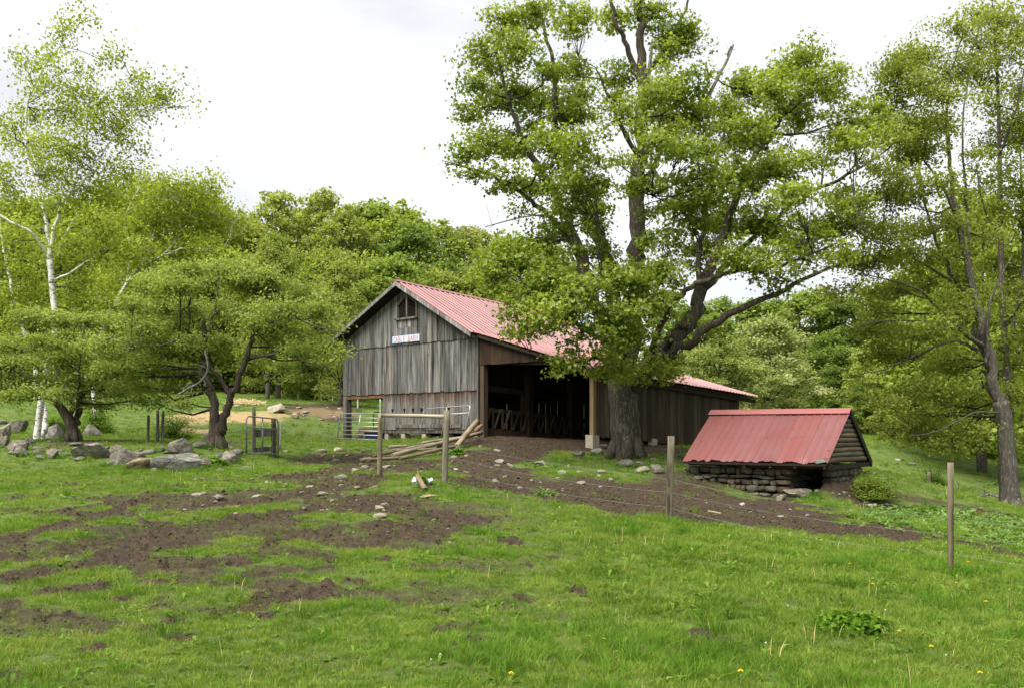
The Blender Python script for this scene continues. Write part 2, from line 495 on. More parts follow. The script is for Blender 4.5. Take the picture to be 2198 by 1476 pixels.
M['birch_bark'] = birch_bark()

# ground
def ground_mat():
    s = NT('pasture_ground')
    geo = s.n('NewGeometry')
    P = geo.outputs['Position']
    mud = s.n('Attribute', attribute_name='mud').outputs['Fac']
    straw = s.n('Attribute', attribute_name='straw').outputs['Fac']
    n1 = s.noise(P, 1.1, 5, .6); n2 = s.noise(P, 9.0, 6, .7); n3 = s.noise(P, 34.0, 4, .7)
    mcol = s.ramp(s.math('ADD', s.math('MULTIPLY', n2, .55), s.math('MULTIPLY', n3, .45)), [(.32, (.013, .009, .005)), (.5, (.046, .029, .0165)), (.68, (.105, .071, .044))])
    mcol = s.mix(s.mapr(n1, .4, .65, 0.0, .5), mcol, s.mix(n2, (.026, .0175, .010), (.086, .060, .038)))
    gcol = s.ramp(s.math('ADD', s.math('MULTIPLY', n2, .6), s.math('MULTIPLY', n1, .4)), [(.3, (.045, .075, .012)), (.5, (.085, .135, .02)), (.7, (.14, .185, .032))])
    thatch = s.mix(s.mapr(n3, .5, .7, 0.0, .5), gcol, (.14, .115, .055))
    col = s.mix(mud, thatch, mcol)
    col = s.mix(straw, col, s.mix(n3, (.27, .175, .085), (.48, .34, .18)))
    h = s.math('ADD', n2, s.math('MULTIPLY', n3, .4))
    rough = s.mapr(n1, .3, .7, .75, .95)
    return s.done(s.principled(col, rough, s.bump(h, 1.0, .09), .25))
M['ground'] = ground_mat()

def grass_mat(name, dark, mid, light, dry):
    s = NT(name)
    oi = s.n('ObjectInfo')
    a = s.n('Attribute', attribute_name='tint').outputs['Fac']
    big = s.noise(oi.outputs['Location'], .9, 3, .6)
    med = s.noise(oi.outputs['Location'], 2.6, 3, .6)
    f = s.math('ADD', s.math('MULTIPLY', s.math('ADD', big, med), .55), s.math('MULTIPLY', s.math('SUBTRACT', oi.outputs['Random'], .5), .35))
    col = s.ramp(f, [(.36, dark), (.54, mid), (.74, light)])
    col = s.mix(s.mapr(a, .88, .92, 0.0, .8), col, dry)
    col = s.mix(s.math('MULTIPLY', a, .3), col, tuple(x * 1.35 for x in mid))
    d = s.n('BsdfDiffuse', {'Color': col}).outputs[0]
    tr = s.n('BsdfTranslucent', {'Color': s.mix(1.0, col, (1.3, 1.35, .6), 'MULTIPLY')})
    return s.done(s.n('MixShader', {0: .35, 1: d, 2: tr.outputs[0]}).outputs[0])
M['grass'] = grass_mat('grass_blades', (.055, .115, .012), (.124, .205, .026), (.235, .285, .058), (.30, .26, .12))
M['grass_tall'] = grass_mat('tall_grass_blades', (.052, .118, .013), (.095, .190, .022), (.150, .240, .034), (.30, .27, .12))
M['weed'] = grass_mat('weed_leaves', (.060, .120, .018), (.110, .200, .032), (.180, .260, .055), (.24, .25, .10))
M['pale_weed'] = grass_mat('pale_weed_leaves', (.065, .125, .035), (.120, .200, .055), (.20, .285, .10), (.28, .33, .15))
M['clod'] = simple_mat('mud_clod', (.058, .042, .024), .95, .15, 0, .5, 20, .02)
M['yellow'] = simple_mat('dandelion_yellow', (.80, .50, .02), .7, .2)
M['fluff'] = simple_mat('dandelion_fluff', (.42, .38, .32), .9, .1)
M['stem'] = simple_mat('flower_stem', (.16, .19, .06), .7, .2)

# ------------------------------------------------------------------ the ground: mud map, relief and sheet
MUD = []      # ellipses on the ground: x, y, half width, half depth, strength
def mud(px, py, rx, ry, k=1.0, lst=MUD):
    c = gpt(px, py); t = gpt(px, py - ry); b = gpt(px, py + ry)
    ay = max(.12, min((t.y - b.y) / 2, 6))
    lst.append(((c.x), (t.y + b.y) / 2, max(.1, rx * c.y / FPX), ay, k))
def streak(p0, p1, ry, n=None, k=1.0):
    n = n or max(2, int(abs(p1[0] - p0[0]) / 35))
    for i in range(n + 1):
        t = i / n
        mud(p0[0] + (p1[0] - p0[0]) * t, p0[1] + (p1[1] - p0[1]) * t, 34, ry * (.75 + .5 * random.random()), k)
for a in [(1150, 1042, 170, 20), (1150, 1056, 130, 11), (1300, 1078, 150, 16), (1440, 1097, 140, 12), (1600, 1116, 140, 13), (1750, 1136, 120, 11), (1880, 1150, 90, 8), (980, 1035, 90, 10), (1300, 1052, 150, 24), (1450, 1066, 150, 28), (1600, 1085, 150, 30), (1750, 1112, 130, 24), (1860, 1128, 100, 15),
          (1960, 1148, 90, 7), (2070, 1165, 90, 6), (2170, 1188, 60, 7), (1050, 1010, 130, 16), (1150, 970, 130, 26), (1060, 985, 110, 20),
          (720, 985, 100, 13), (840, 1003, 120, 14), (690, 1012, 80, 14), (740, 1040, 80, 22), (650, 1055, 60, 12), (800, 1078, 100, 22), (900, 1102, 90, 15),
          (990, 1112, 80, 10), (860, 1140, 120, 22), (760, 1162, 60, 16), (690, 1145, 50, 12), (1020, 1160, 25, 5),
          (1810, 1050, 60, 34), (1850, 1075, 60, 18), (1780, 1030, 40, 24), (1900, 1085, 60, 9), (2000, 1075, 110, 6, .8), (2120, 1100, 60, 6), (1660, 1075, 50, 12),
          (680, 878, 70, 14), (720, 895, 40, 8), (470, 950, 60, 6, .6), (270, 945, 40, 7), (150, 950, 60, 6, .7),
          (1400, 985, 90, 10, .7), (1420, 965, 60, 8), (1440, 1020, 60, 12, .8),
          (10, 1297, 30, 13), (255, 1289, 28, 14), (371, 1329, 28, 14), (193, 1355, 36, 8), (131, 1315, 20, 8), (204, 1395, 40, 9), (22, 1450, 24, 9),
          (466, 1318, 20, 6), (473, 1253, 22, 6), (306, 1227, 22, 7), (560, 1318, 30, 8), (390, 1365, 30, 5), (330, 1350, 20, 4),
          (820, 1200, 15, 6), (762, 1247, 12, 7), (904, 1251, 10, 5), (1122, 1284, 18, 7), (1064, 1269, 15, 5), (955, 1313, 16, 7), (991, 1342, 13, 6),
          (940, 1353, 9, 5), (1009, 1367, 10, 5), (1097, 1160, 26, 5), (1129, 1209, 14, 4), (1173, 1229, 12, 4), (1373, 1397, 18, 6), (1475, 1397, 18, 4), (1246, 1269, 25, 4),
          (1180, 1195, 20, 4), (1500, 1365, 15, 4), (1550, 1375, 14, 4)]:
    mud(*a)
for a in [((0, 1160), (255, 1093), 10), ((150, 1170), (528, 1115), 14), ((18, 1238), (270, 1198), 18), ((230, 1190), (400, 1160), 16), ((91, 1271), (218, 1260), 9),
          ((382, 1213), (539, 1202), 7), ((520, 1300), (691, 1267), 14), ((430, 1085), (620, 1065), 6), ((560, 1110), (720, 1085), 8), ((60, 1065), (200, 1050), 2.5),
          ((100, 1100), (330, 1068), 3.5), ((330, 1120), (460, 1075), 4), ((0, 1200), (140, 1190), 5), ((600, 1160), (720, 1130), 10), ((540, 1235), (700, 1215), 4)]:
    streak(*a)
STRAW = []
for a in [(480, 895, 95, 11, .9), (430, 925, 50, 6, .9), (560, 890, 50, 8, .7), (690, 885, 60, 9, .35), (400, 905, 50, 7, .6)]:
    mud(*a, lst=STRAW)
GREEN = []     # grassy hummocks that interrupt the mud
for a in [(1250, 985, 70, 14), (1160, 1000, 50, 8), (1330, 1005, 80, 10), (1400, 985, 40, 10), (900, 1040, 60, 13), (1050, 1060, 60, 6), (640, 1010, 35, 6), (560, 1003, 45, 8),
          (1740, 1078, 42, 8), (850, 965, 50, 7), (700, 1075, 40, 6), (830, 1055, 30, 5), (1900, 1110, 70, 12), (2050, 1125, 100, 14), (1830, 1120, 30, 4)]:
    mud(*a, lst=GREEN)
# the barn yard itself, under the roof and along its walls
MUD += [(1.5, 32.5, 4.0, 3.2, 1), (3.0, 37.5, 5.0, 5.0, 1), (-2.5, 40, 4.0, 4.0, 1), (7.2, 34.0, 2.0, 3.0, .9)]

def blobs(lst, x, y, seed=3, soft=(.85, 1.35)):
    w = (fbm(x * 1.7, y * 1.7, 4, seed) - .5) * 1.25 + (fbm(x * 6, y * 6, 3, seed + 9) - .5) * .7
    out = np.zeros(x.shape)
    for cx, cy, ax, ay, k in lst:
        m = (np.abs(x - cx) < ax * 2.2) & (np.abs(y - cy) < ay * 2.2)
        if not m.any(): continue
        d = np.hypot((x[m] - cx) / ax, (y[m] - cy) / ay) + w[m] * .8
        out[m] = np.maximum(out[m], k * (1 - sstep(soft[0], soft[1], d)))
    return out

def mudmap(x, y):
    m = blobs(MUD, x, y)
    g = blobs(GREEN, x, y, 21)
    m = m * (1 - g)
    # thin scuffs in the pasture left of the gateway
    left = sstep(1.5, -1.5, x) * sstep(21, 17, y) * sstep(6.0, 8, y)
    sc = sstep(.48, .56, fbm(x * .9 + y * .3, y * 1.6, 4, 31)) * left
    return np.maximum(m, sc * .85)

def relief(x, y, m):
    far = np.clip(14 / np.maximum(np.hypot(x, y), 1), .25, 1.3)
    r = (fbm(x * 4.5, y * 4.5, 4, 41) - .5) * .15 + (fbm(x * 13, y * 13, 3, 47) - .5) * .085
    cr = np.abs(fbm(x * 3.2 + 7, y * 3.2, 3, 57) - .5)
    r = r * 1.05 - .06 * (1 - sstep(.0, .05, cr)) + .02
    g = (fbm(x * 2.2, y * 2.2, 3, 51) - .5) * .07
    return m * (r - .03) * np.clip(far, .5, 1) + (1 - m) * g * .8

def build_ground():
    th = np.r_[np.linspace(-math.pi, -math.radians(37), 46)[:-1], np.linspace(-math.radians(37), math.radians(37), 430), np.linspace(math.radians(37), math.pi, 46)[1:]]
    r = np.r_[np.linspace(.3, 4.4, 16), np.geomspace(4.5, 62, 520), np.geomspace(63, 900, 46)]
    R, T = np.meshgrid(r, th, indexing='ij')
    X = R * np.sin(T); Y = R * np.cos(T)
    Z = ground(X, Y)
    m = mudmap(X, Y) * (R < 110)
    Z = Z + relief(X, Y, m) * (R < 70)
    Z = np.where(R > 160, Z - 0.0, Z)
    V = np.stack([X, Y, Z], -1).reshape(-1, 3)
    nr, nt_ = R.shape
    i = np.arange(nr - 1)[:, None] * nt_ + np.arange(nt_ - 1)[None, :]
    q = np.stack([i, i + nt_, i + nt_ + 1, i + 1], -1).reshape(-1, 4)
    st = blobs(STRAW, X, Y, 61).ravel()
    me = mesh_np('ground', V, [q[:, ::-1]], {'mud': m.ravel(), 'straw': st}, smooth=True)
    o = link('ground', me, M['ground'])
    tag(o, 'sloping pasture ground of grass turf and trampled brown mud', None, None, 'structure')
build_ground()

def gfull(x, y):
    """ground with its fine relief"""
    x = np.asarray(x, float); y = np.asarray(y, float)
    return ground(x, y) + relief(x, y, mudmap(x, y))

# ------------------------------------------------------------------ the barn
P0 = np.array([-1.13, 34.0]); UL = np.array([-.7051, .7091]); VL = np.array([.7091, .7051])
DROP = .066                                                     # the long building follows the fall of the ground
BARN_ANG = math.atan2(-UL[1], -UL[0])                           # board local +x runs along -u
BZ = 1.35
def B(u, v, z):
    p = P0 + UL * u + VL * v
    return Vector((p[0], p[1], z - DROP * v))
barn = empty('barn', (P0[0], P0[1], BZ))
tag(barn, 'weathered grey board barn with pinkish red metal roof and open lean-to', 'barn')

def slab(parent, name, mat, pts_uvz, thick_vec, color=None):
    """prism: polygon in barn coordinates thickened by a barn-space vector"""
    a = [B(*p) for p in pts_uvz]
    b = [B(p[0] + thick_vec[0], p[1] + thick_vec[1], p[2] + thick_vec[2]) for p in pts_uvz]
    n = len(a)
    mb = MB()
    mb.add(a + b, [tuple(range(n)), tuple(reversed(range(n, 2 * n)))] + [(i, n + i, n + (i + 1) % n, (i + 1) % n) for i in range(n)])
    c = sum(a, Vector()) / n
    top = max(p.z for p in a)
    org = Vector((c.x, c.y, top))
    me = mb.mesh(name, org)
    # turn the mesh so that local x runs along the wall: grain follows local z either way
    o = link(name, me, mat, parent, color=color)
    o.location = org - parent_world(parent)
    return o

def parent_world(p):
    w = Vector((0, 0, 0))
    while p is not None:
        w = w + Vector(p.location)
        p = p.parent
    return w

def tone(a=.6, b=1.25, warm=.06):
    t = random.uniform(a, b); w = random.uniform(-warm, warm)
    return (t * (1 + w), t, t * (1 - w))

def boards(parent, mat, axis, lo, hi, fixed, zbot, ztop, wmin=.17, wmax=.28, gap=.008, thick=.024, tones=(.6, 1.25), jb=.02, jo=.006, skip=None, name='board'):
    """vertical boards along u (axis 'u', fixed v) or along v (axis 'v', fixed u); zbot/ztop may be functions"""
    x = lo
    while x < hi - .03:
        w = min(random.uniform(wmin, wmax), hi - x)
        if hi - (x + w) < .07: w = hi - x
        x0, x1 = x + gap * random.uniform(.3, 1), x + w
        x += w
        if skip and skip((x0 + x1) / 2): continue
        f = (lambda q: q if not callable(q) else None)
        zb0 = zbot(x0) if callable(zbot) else zbot
        zb1 = zbot(x1) if callable(zbot) else zbot
        zt0 = ztop(x0) if callable(ztop) else ztop
        zt1 = ztop(x1) if callable(ztop) else ztop
        if max(zt0 - zb0, zt1 - zb1) < .04: continue
        j = random.uniform(-jb, jb); o = random.uniform(-jo, jo)
        sk = random.uniform(-.004, .004)
        if axis == 'u':
            pts = [(x0 + sk, fixed + o, zb0 + j), (x1 - sk, fixed + o + random.uniform(-.003, .003), zb1 + j), (x1, fixed + o, max(zt1, zb1 + .01)), (x0, fixed + o, max(zt0, zb0 + .01))]
            tv = (0, thick, 0)
        else:
            pts = [(fixed + o, x0 + sk, zb0 + j), (fixed + o, x1 - sk, zb1 + j), (fixed + o, x1, max(zt1, zb1 + .01)), (fixed + o, x0, max(zt0, zb0 + .01))]
            tv = (thick, 0, 0)
        slab(parent, name, mat, pts, tv, tone(*tones))

ZR, ZE, UR, UE = 7.05, 4.95, 3.95, 8.45      # ridge height, right eave height, ridge position, left eave
LW = 7.9                                     # width of the main gable wall
LEAN = 5.1                                   # width of the lean-to
VB = 8.1                                     # depth of the walls
def zroof(u):                                # underside of the main roof
    return (ZR - .16) - ((UR - u) * (ZR - ZE) / UR if u < UR else (u - UR) * (ZR - 5.0) / (UE - UR))
def zlean(t): return (ZE - .10) - t * .277   # t metres right of the main corner
S1, S2, SB = 4.79, 3.03, 1.70

fw = empty('gable_wall'); fw.parent = barn
boards(fw, M['barn_wood'], 'u', 0.02, LW, -.065, S1, lambda u: zroof(u) - .02, tones=(.55, 1.25), skip=lambda u: 3.22 < u < 4.40)
# around the vent: below it short patched boards
boards(fw, M['barn_wood'], 'u', 3.22, 4.40, -.066, S1, 5.42, tones=(.7, 1.2))
boards(fw, M['barn_wood'], 'u', 3.22, 4.40, -.072, 5.40, 5.76, .12, .2, tones=(.8, 1.5), jb=.03)
boards(fw, M['barn_wood'], 'u', 3.22, 4.40, -.060, lambda u: 6.63 - abs(u - 3.81) * .60, lambda u: zroof(u) - .02, .1, .2, tones=(.5, .8), jb=0)
boards(fw, M['barn_wood'], 'u', 0.0, LW, -.030, S2 - .02, S1 + .05, .19, .3, tones=(.6, 1.15))
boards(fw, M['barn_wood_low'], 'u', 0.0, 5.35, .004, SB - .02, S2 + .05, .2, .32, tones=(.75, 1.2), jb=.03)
# small triangular ventilation notches: near-black plates painted for the dark of the holes
for u in (1.55, 3.05, 3.55, 4.05, 4.75):
    z = 2.37
    slab(fw, 'notch_shade', M['black_gap'], [(u - .07, -.012, z + .07), (u + .07, -.012, z + .07), (u, -.012, z - .09)], (0, .01, 0))
# horizontal skirt boards
slab(fw, 'skirt_board', M['barn_wood'], [(0.9, -.03, SB + .03), (4.6, -.03, SB + .03), (4.6, -.03, SB + .15), (0.9, -.03, SB + .15)], (0, .028, 0), (1, .95, .88))
slab(fw, 'sill_beam', M['barn_wood'], [(0.0, .03, SB - .16), (5.4, .03, SB - .16), (5.4, .03, SB - .03), (0.0, .03, SB - .03)], (0, .16, 0), (.75, .7, .62))
slab(fw, 'header_beam', M['tan_post'], [(5.38, .01, S2 - .16), (LW - .1, .01, S2 - .16), (LW - .1, .01, S2 - .03), (5.38, .01, S2 - .03)], (0, .14, 0), (.8, .62, .42))
# foundation piers
for u in (.25, 1.75, 3.0, 4.2, 5.2):
    w = .11
    slab(barn, 'pier', M['concrete'], [(u - w, .05, 1.0), (u + w, .05, 1.0), (u + w, .05, SB - .17), (u - w, .05, SB - .17)], (0, .24, 0), tone(.7, 1))
slab(barn, 'foundation', M['concrete'], [(1.9, .34, 1.0), (5.0, .34, 1.0), (5.0, .34, 1.46), (1.9, .34, 1.46)], (0, .12, 0), (.5, .48, .42))

def post(parent, name, u, v, z0, z1, w, mat, color=None, d=None):
    d = d or w
    return slab(parent, name, mat, [(u - w / 2, v, z0), (u + w / 2, v, z0), (u + w / 2, v, z1), (u - w / 2, v, z1)], (0, d, 0), color)
post(barn, 'corner_post', LW - .1, -.005, 1.0, S2 - .02, .24, M['barn_wood'], (.95, .9, .84))
post(barn, 'corner_post', -.14, .0, 1.2, 3.95, .2, M['beam'], (.8, .75, .7))
slab(barn, 'corner_trim', M['barn_wood'], [(-.035, -.075, SB - .05), (.035, -.075, SB - .05), (.035, -.075, S1 - .05), (-.035, -.075, S1 - .05)], (0, .04, 0), (.9, .88, .85))
# vent with louvres
vent = empty('gable_vent'); vent.parent = barn
zb, zs, za = 5.77, 6.28, 6.62
fr = .06
for (u0, u1) in ((3.22, 3.28), (4.34, 4.40)):
    slab(vent, 'frame', M['barn_wood'], [(u0, -.1, zb), (u1, -.1, zb), (u1, -.1, zs), (u0, -.1, zs)], (0, .09, 0), (.9, .85, .78))
slab(vent, 'mullion', M['barn_wood'], [(3.78, -.105, zb), (3.84, -.105, zb), (3.84, -.105, za), (3.78, -.105, za)], (0, .06, 0), (1.25, 1.2, 1.15))
slab(vent, 'sill', M['barn_wood'], [(3.17, -.15, zb - .07), (4.45, -.15, zb - .07), (4.45, -.15, zb - .004), (3.17, -.15, zb - .004)], (0, .13, 0), (.85, .82, .78))
for sg in (-1, 1):
    slab(vent, 'frame', M['barn_wood'], [(3.81, -.1, za), (3.81, -.1, za - .07), (3.81 + sg * .585, -.1, zs - .07), (3.81 + sg * .585, -.1, zs)], (0, .09, 0), (.55, .48, .4))
for half in ((3.29, 3.775), (3.845, 4.335)):
    for i in range(15):
        z = zb + .03 + i * .05
        u0, u1 = half
        lim = (za - .09 - z) / .60
        u0 = max(u0, 3.81 - lim); u1 = min(u1, 3.81 + lim)
        if u1 - u0 < .05: continue
        slab(vent, 'louvre_slat', M['dark_wood'], [(u0, -.055, z), (u1, -.055, z), (u1, -.035, z + .012), (u0, -.035, z + .012)], (0, .005, .006), (2.4, 2.2, 2.0))
slab(vent, 'backing', M['black_gap'], [(3.24, .03, zb), (4.38, .03, zb), (4.38, .03, zs), (3.81, .03, za), (3.24, .03, zs)], (0, .02, 0))

# lean-to front header boards (sheltered brown), outer post, side wall
hdr = empty('lean_to_header'); hdr.parent = barn
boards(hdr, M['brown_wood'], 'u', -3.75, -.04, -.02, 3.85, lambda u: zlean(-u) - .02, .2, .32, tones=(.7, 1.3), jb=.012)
slab(hdr, 'beam', M['dark_wood'], [(-5.0, .05, 3.20), (-3.7, .05, 3.70), (-.3, .05, 3.88), (-.3, .05, 4.02), (-3.7, .05, 3.84), (-5.0, .05, 3.38)], (0, .16, 0), (.8, .8, .8))
post(barn, 'lean_to_post', -LEAN + .07, .02, 1.50, 3.38, .15, M['tan_post'], (.82, .78, .7))
slab(barn, 'footing', M['concrete'], [(-LEAN - .08, -.09, .85), (-LEAN + .22, -.09, .85), (-LEAN + .22, -.09, 1.49), (-LEAN - .08, -.09, 1.49)], (0, .3, 0), (1.1, 1.08, 1.0))
sw = empty('side_wall'); sw.parent = barn
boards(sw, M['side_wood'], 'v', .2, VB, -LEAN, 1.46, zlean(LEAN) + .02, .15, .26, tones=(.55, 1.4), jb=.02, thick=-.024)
for v in (2.9, 6.0):
    slab(barn, 'pier', M['concrete'], [(-LEAN - .1, v, .9), (-LEAN - .1, v + .22, .9), (-LEAN - .1, v + .22, 1.56), (-LEAN - .1, v, 1.56)], (.2, 0, 0), (1, .97, .85))
# back wall and left wall (seen through the openings)
bw = empty('back_wall'); bw.parent = barn
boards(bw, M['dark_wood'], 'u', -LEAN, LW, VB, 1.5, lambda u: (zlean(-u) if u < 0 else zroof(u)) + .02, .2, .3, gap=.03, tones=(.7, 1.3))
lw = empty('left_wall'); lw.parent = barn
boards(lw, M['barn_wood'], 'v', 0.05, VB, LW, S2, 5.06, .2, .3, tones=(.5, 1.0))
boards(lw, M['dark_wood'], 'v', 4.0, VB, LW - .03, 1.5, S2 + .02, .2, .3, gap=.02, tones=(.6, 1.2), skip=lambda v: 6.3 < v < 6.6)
slab(barn, 'shade_loft_floor', M['dark_wood'], [(0.15, .12, 3.36), (LW - .1, .12, 3.36), (LW - .1, VB - .1, 3.36), (0.15, VB - .1, 3.36)], (0, 0, .05))  # loft added to keep the barn interior dark
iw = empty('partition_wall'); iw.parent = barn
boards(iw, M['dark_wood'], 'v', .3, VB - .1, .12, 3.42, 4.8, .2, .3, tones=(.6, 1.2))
for v in (2.3, 4.6, 6.9):
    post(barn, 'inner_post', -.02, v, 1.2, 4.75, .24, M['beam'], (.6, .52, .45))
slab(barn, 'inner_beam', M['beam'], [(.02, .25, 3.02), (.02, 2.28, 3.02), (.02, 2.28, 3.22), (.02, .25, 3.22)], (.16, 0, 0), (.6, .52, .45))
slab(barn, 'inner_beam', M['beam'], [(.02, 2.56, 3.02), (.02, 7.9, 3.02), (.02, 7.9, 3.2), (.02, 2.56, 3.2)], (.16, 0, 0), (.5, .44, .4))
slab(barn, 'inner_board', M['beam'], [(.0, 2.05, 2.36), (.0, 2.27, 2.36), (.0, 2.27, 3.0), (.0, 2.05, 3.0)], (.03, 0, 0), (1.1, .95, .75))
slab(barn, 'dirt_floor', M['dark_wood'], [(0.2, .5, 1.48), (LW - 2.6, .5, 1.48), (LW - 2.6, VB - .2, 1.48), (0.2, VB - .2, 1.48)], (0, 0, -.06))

# feed barrier with slanted bars along the line between barn and lean-to
fb = empty('feed_barrier', B(.0, .2, 1.5))
tag(fb, 'wooden slant bar feed barrier inside the open lean-to of the barn', 'feeder')
slab(fb, 'bottom_plank', M['beam'], [(-.05, .1, 1.46), (-.05, 8.0, 1.46), (-.05, 8.0, 1.74), (-.05, .1, 1.74)], (.05, 0, 0), (.85, .72, .6))
slab(fb, 'top_rail', M['beam'], [(-.03, .1, 2.30), (-.03, 8.0, 2.30), (-.03, 8.0, 2.43), (-.03, .1, 2.43)], (.04, 0, 0), (.8, .68, .56))
for i in range(17):
    v = .12 + i * .46
    slab(fb, 'upright', M['beam'], [(-.06, v, 1.74), (-.06, v + .09, 1.74), (-.06, v + .09, 2.46), (-.06, v, 2.46)], (.028, 0, 0), tone(.7, 1.1))
    if v + .4 < 8:
        slab(fb, 'slant_bar', M['beam'], [(-.085, v + .06, 1.76), (-.085, v + .14, 1.76), (-.085, v + .42, 2.44), (-.085, v + .34, 2.44)], (.022, 0, 0), tone(.9, 1.5))

# roofs: ribbed sheets laid side by side over board decks
def roof_sheets(part, mat, ua, za, ub, zb, v0, v1, pitch=.27, per=3, wavy=0.0, color=(1, 1, 1)):
    v = v0
    n = int(round((v1 - v0) / (pitch * per)))
    pitch = (v1 - v0) / (n * per)
    hyp = math.hypot(ua - ub, za - zb)
    nu, nz = (zb - za) / hyp * (1 if ua > ub else -1), abs(ua - ub) / hyp
    nu = -nu if (ua > ub) == (nu > 0) else nu
    nu = abs(nu) * (1 if ub > ua else -1)
    for i in range(n):
        prof = []
        for k in range(per):
            p = v + k * pitch
            prof += [(p, 0), (p + pitch * .36, 0), (p + pitch * .46, .034), (p + pitch * .56, .034), (p + pitch * .66, 0)]
        prof.append((v + per * pitch + .004, 0))
        mb = MB(); vs = []
        segs = 6
        lift = .004 * (i % 2) + random.uniform(0, .003)
        ext = random.uniform(-.015, .015)
        for j in range(segs + 1):
            t = j / segs
            uu = ua + (ub - ua) * t + (ext if j == segs else 0) * (1 if ub > ua else -1); zz = za + (zb - za) * t
            for (p, h) in prof:
                hh = h + lift + wavy * math.sin(j * 2.1 + p * 9) * .5
                vs.append(B(uu + nu * hh, p, zz + nz * hh))
        m = len(prof)
        fs = []
        for j in range(segs):
            for k in range(m - 1):
                fs.append((j * m + k, j * m + k + 1, (j + 1) * m + k + 1, (j + 1) * m + k))
        mb.add(vs, fs)
        org = B((ua + ub) / 2, v + pitch * per / 2, (za + zb) / 2)
        me = mb.mesh('roof_panel', org)
        ra = me.attributes.new('rib', 'FLOAT', 'POINT')
        ra.data.foreach_set('value', np.array([1.0 if (q[1] > 0) else 0.0 for _ in range(segs + 1) for q in prof], np.float32))
        sa = me.attributes.new('slope', 'FLOAT', 'POINT')
        sa.data.foreach_set('value', np.array([t_ / segs for t_ in range(segs + 1) for q in prof], np.float32))
        aa = me.attributes.new('across', 'FLOAT', 'POINT')
        aa.data.foreach_set('value', np.array([q[0] for _ in range(segs + 1) for q in prof], np.float32))
        o = link('roof_panel', me, mat, part, color=tone(.86, 1.12, .03))
        o.location = org - parent_world(part)
        v += pitch * per
VF, VE = -.5, 9.0
rd = empty('main_roof'); rd.parent = barn
roof_sheets(rd, M['roof_red'], UR, ZR + .02, -.12, ZE - .04, VF, VE, wavy=.006)
rdl = empty('far_roof_slope'); rdl.parent = barn
roof_sheets(rdl, M['roof_red'], UR, ZR + .02, UE + .1, 4.98, VF, VE, wavy=.006)
rl = empty('lean_to_roof'); rl.parent = barn
roof_sheets(rl, M['roof_pink'], .02, ZE + .01, -5.42, ZE + .01 - 5.42 * .277, -.22, VE, pitch=.2, wavy=.001)
slab(rd, 'ridge_cap', M['roof_red'], [(UR - .16, VF, ZR - .02), (UR, VF, ZR + .07), (UR + .16, VF, ZR - .02)], (0, VE - VF, 0))
def deck(part, ua, za, ub, zb, v0, v1, th=.05):
    slab(part, 'roof_deck', M['dark_wood'], [(ua, v0, za), (ub, v0, zb), (ub, v1, zb), (ua, v1, za)], (0, 0, -th), (1.3, 1.2, 1.1))
deck(rd, UR, ZR - .02, -.05, ZE - .06, VF + .05, VE - .03)
deck(rdl, UR, ZR - .02, UE + .02, 4.98 - .05, VF + .05, VE - .03)
deck(rl, -.05, ZE - .08, -5.36, ZE - .08 - 5.31 * .277, -.17, VE - .03, .04)
# barge boards on the gable, rafter tails, fascia
slab(barn, 'barge_board', M['barn_wood'], [(UR, VF, ZR), (UR, VF, ZR - .17), (-.10, VF, ZE - .2), (-.10, VF, ZE - .05)], (0, .03, 0), (1.55, 1.55, 1.55))
slab(barn, 'barge_board', M['barn_wood'], [(UR, VF, ZR), (UR, VF, ZR - .15), (UE + .08, VF, 4.84), (UE + .08, VF, 4.97)], (0, .03, 0), (1.15, 1.15, 1.12))
slab(barn, 'barge_board', M['dark_wood'], [(-.05, -.19, ZE - .07), (-.05, -.19, ZE - .17), (-5.36, -.19, ZE - .15 - 5.31 * .277), (-5.36, -.19, ZE - .07 - 5.31 * .277)], (0, .03, 0), (1.2, 1.1, 1))
slab(barn, 'fascia_board', M['dark_wood'], [(-5.3, -.15, ZE - .26 - 5.3 * .277), (-5.3, VE - .05, ZE - .26 - 5.3 * .277), (-5.3, VE - .05, ZE - .12 - 5.3 * .277), (-5.3, -.15, ZE - .12 - 5.3 * .277)], (.04, 0, 0), (1.3, 1.1, .95))
for k in range(9):      # lookout purlins under the left overhang
    u = UR + .35 + k * .5
    z = zroof(u) + .06
    slab(barn, 'purlin', M['dark_wood'], [(u, VF + .06, z), (u + .09, VF + .06, z - .04), (u + .09, VF + .06, z + .04), (u, VF + .06, z + .08)], (0, .45, 0), (1.6, 1.5, 1.4))

# sign on the gable: board with brushed capital letters
sign = empty('barn_sign', B(3.83, -.1, 4.99))
tag(sign, 'pale blue wooden sign lettered CABLE BARN in orange red on the gable', 'sign')
slab(sign, 'board', M['sign_blue'], [(3.05, -.115, 4.865), (4.62, -.115, 4.865), (4.62, -.115, 5.115), (3.05, -.115, 5.115)], (0, .022, 0))
GLY = {'C': [[(.85, .8), (.6, .98), (.3, .95), (.1, .7), (.08, .35), (.28, .05), (.6, .02), (.88, .2)]],
       'A': [[(.02, 0), (.45, 1), (.9, 0)], [(.2, .38), (.72, .38)]],
       'B': [[(.12, 0), (.12, 1)], [(.12, 1), (.6, .95), (.68, .75), (.5, .55), (.12, .52)], [(.5, .54), (.78, .38), (.74, .12), (.5, .0), (.12, 0)]],
       'L': [[(.15, 1), (.12, 0), (.78, .02)]],
       'E': [[(.78, .98), (.15, 1), (.13, 0), (.8, .03)], [(.14, .52), (.65, .54)]],
       'R': [[(.12, 0), (.12, 1)], [(.12, 1), (.62, .94), (.68, .7), (.45, .5), (.12, .48)], [(.4, .5), (.82, 0)]],
       'N': [[(.1, 0), (.12, 1), (.8, .02), (.82, 1.02)]]}
ux = 4.56
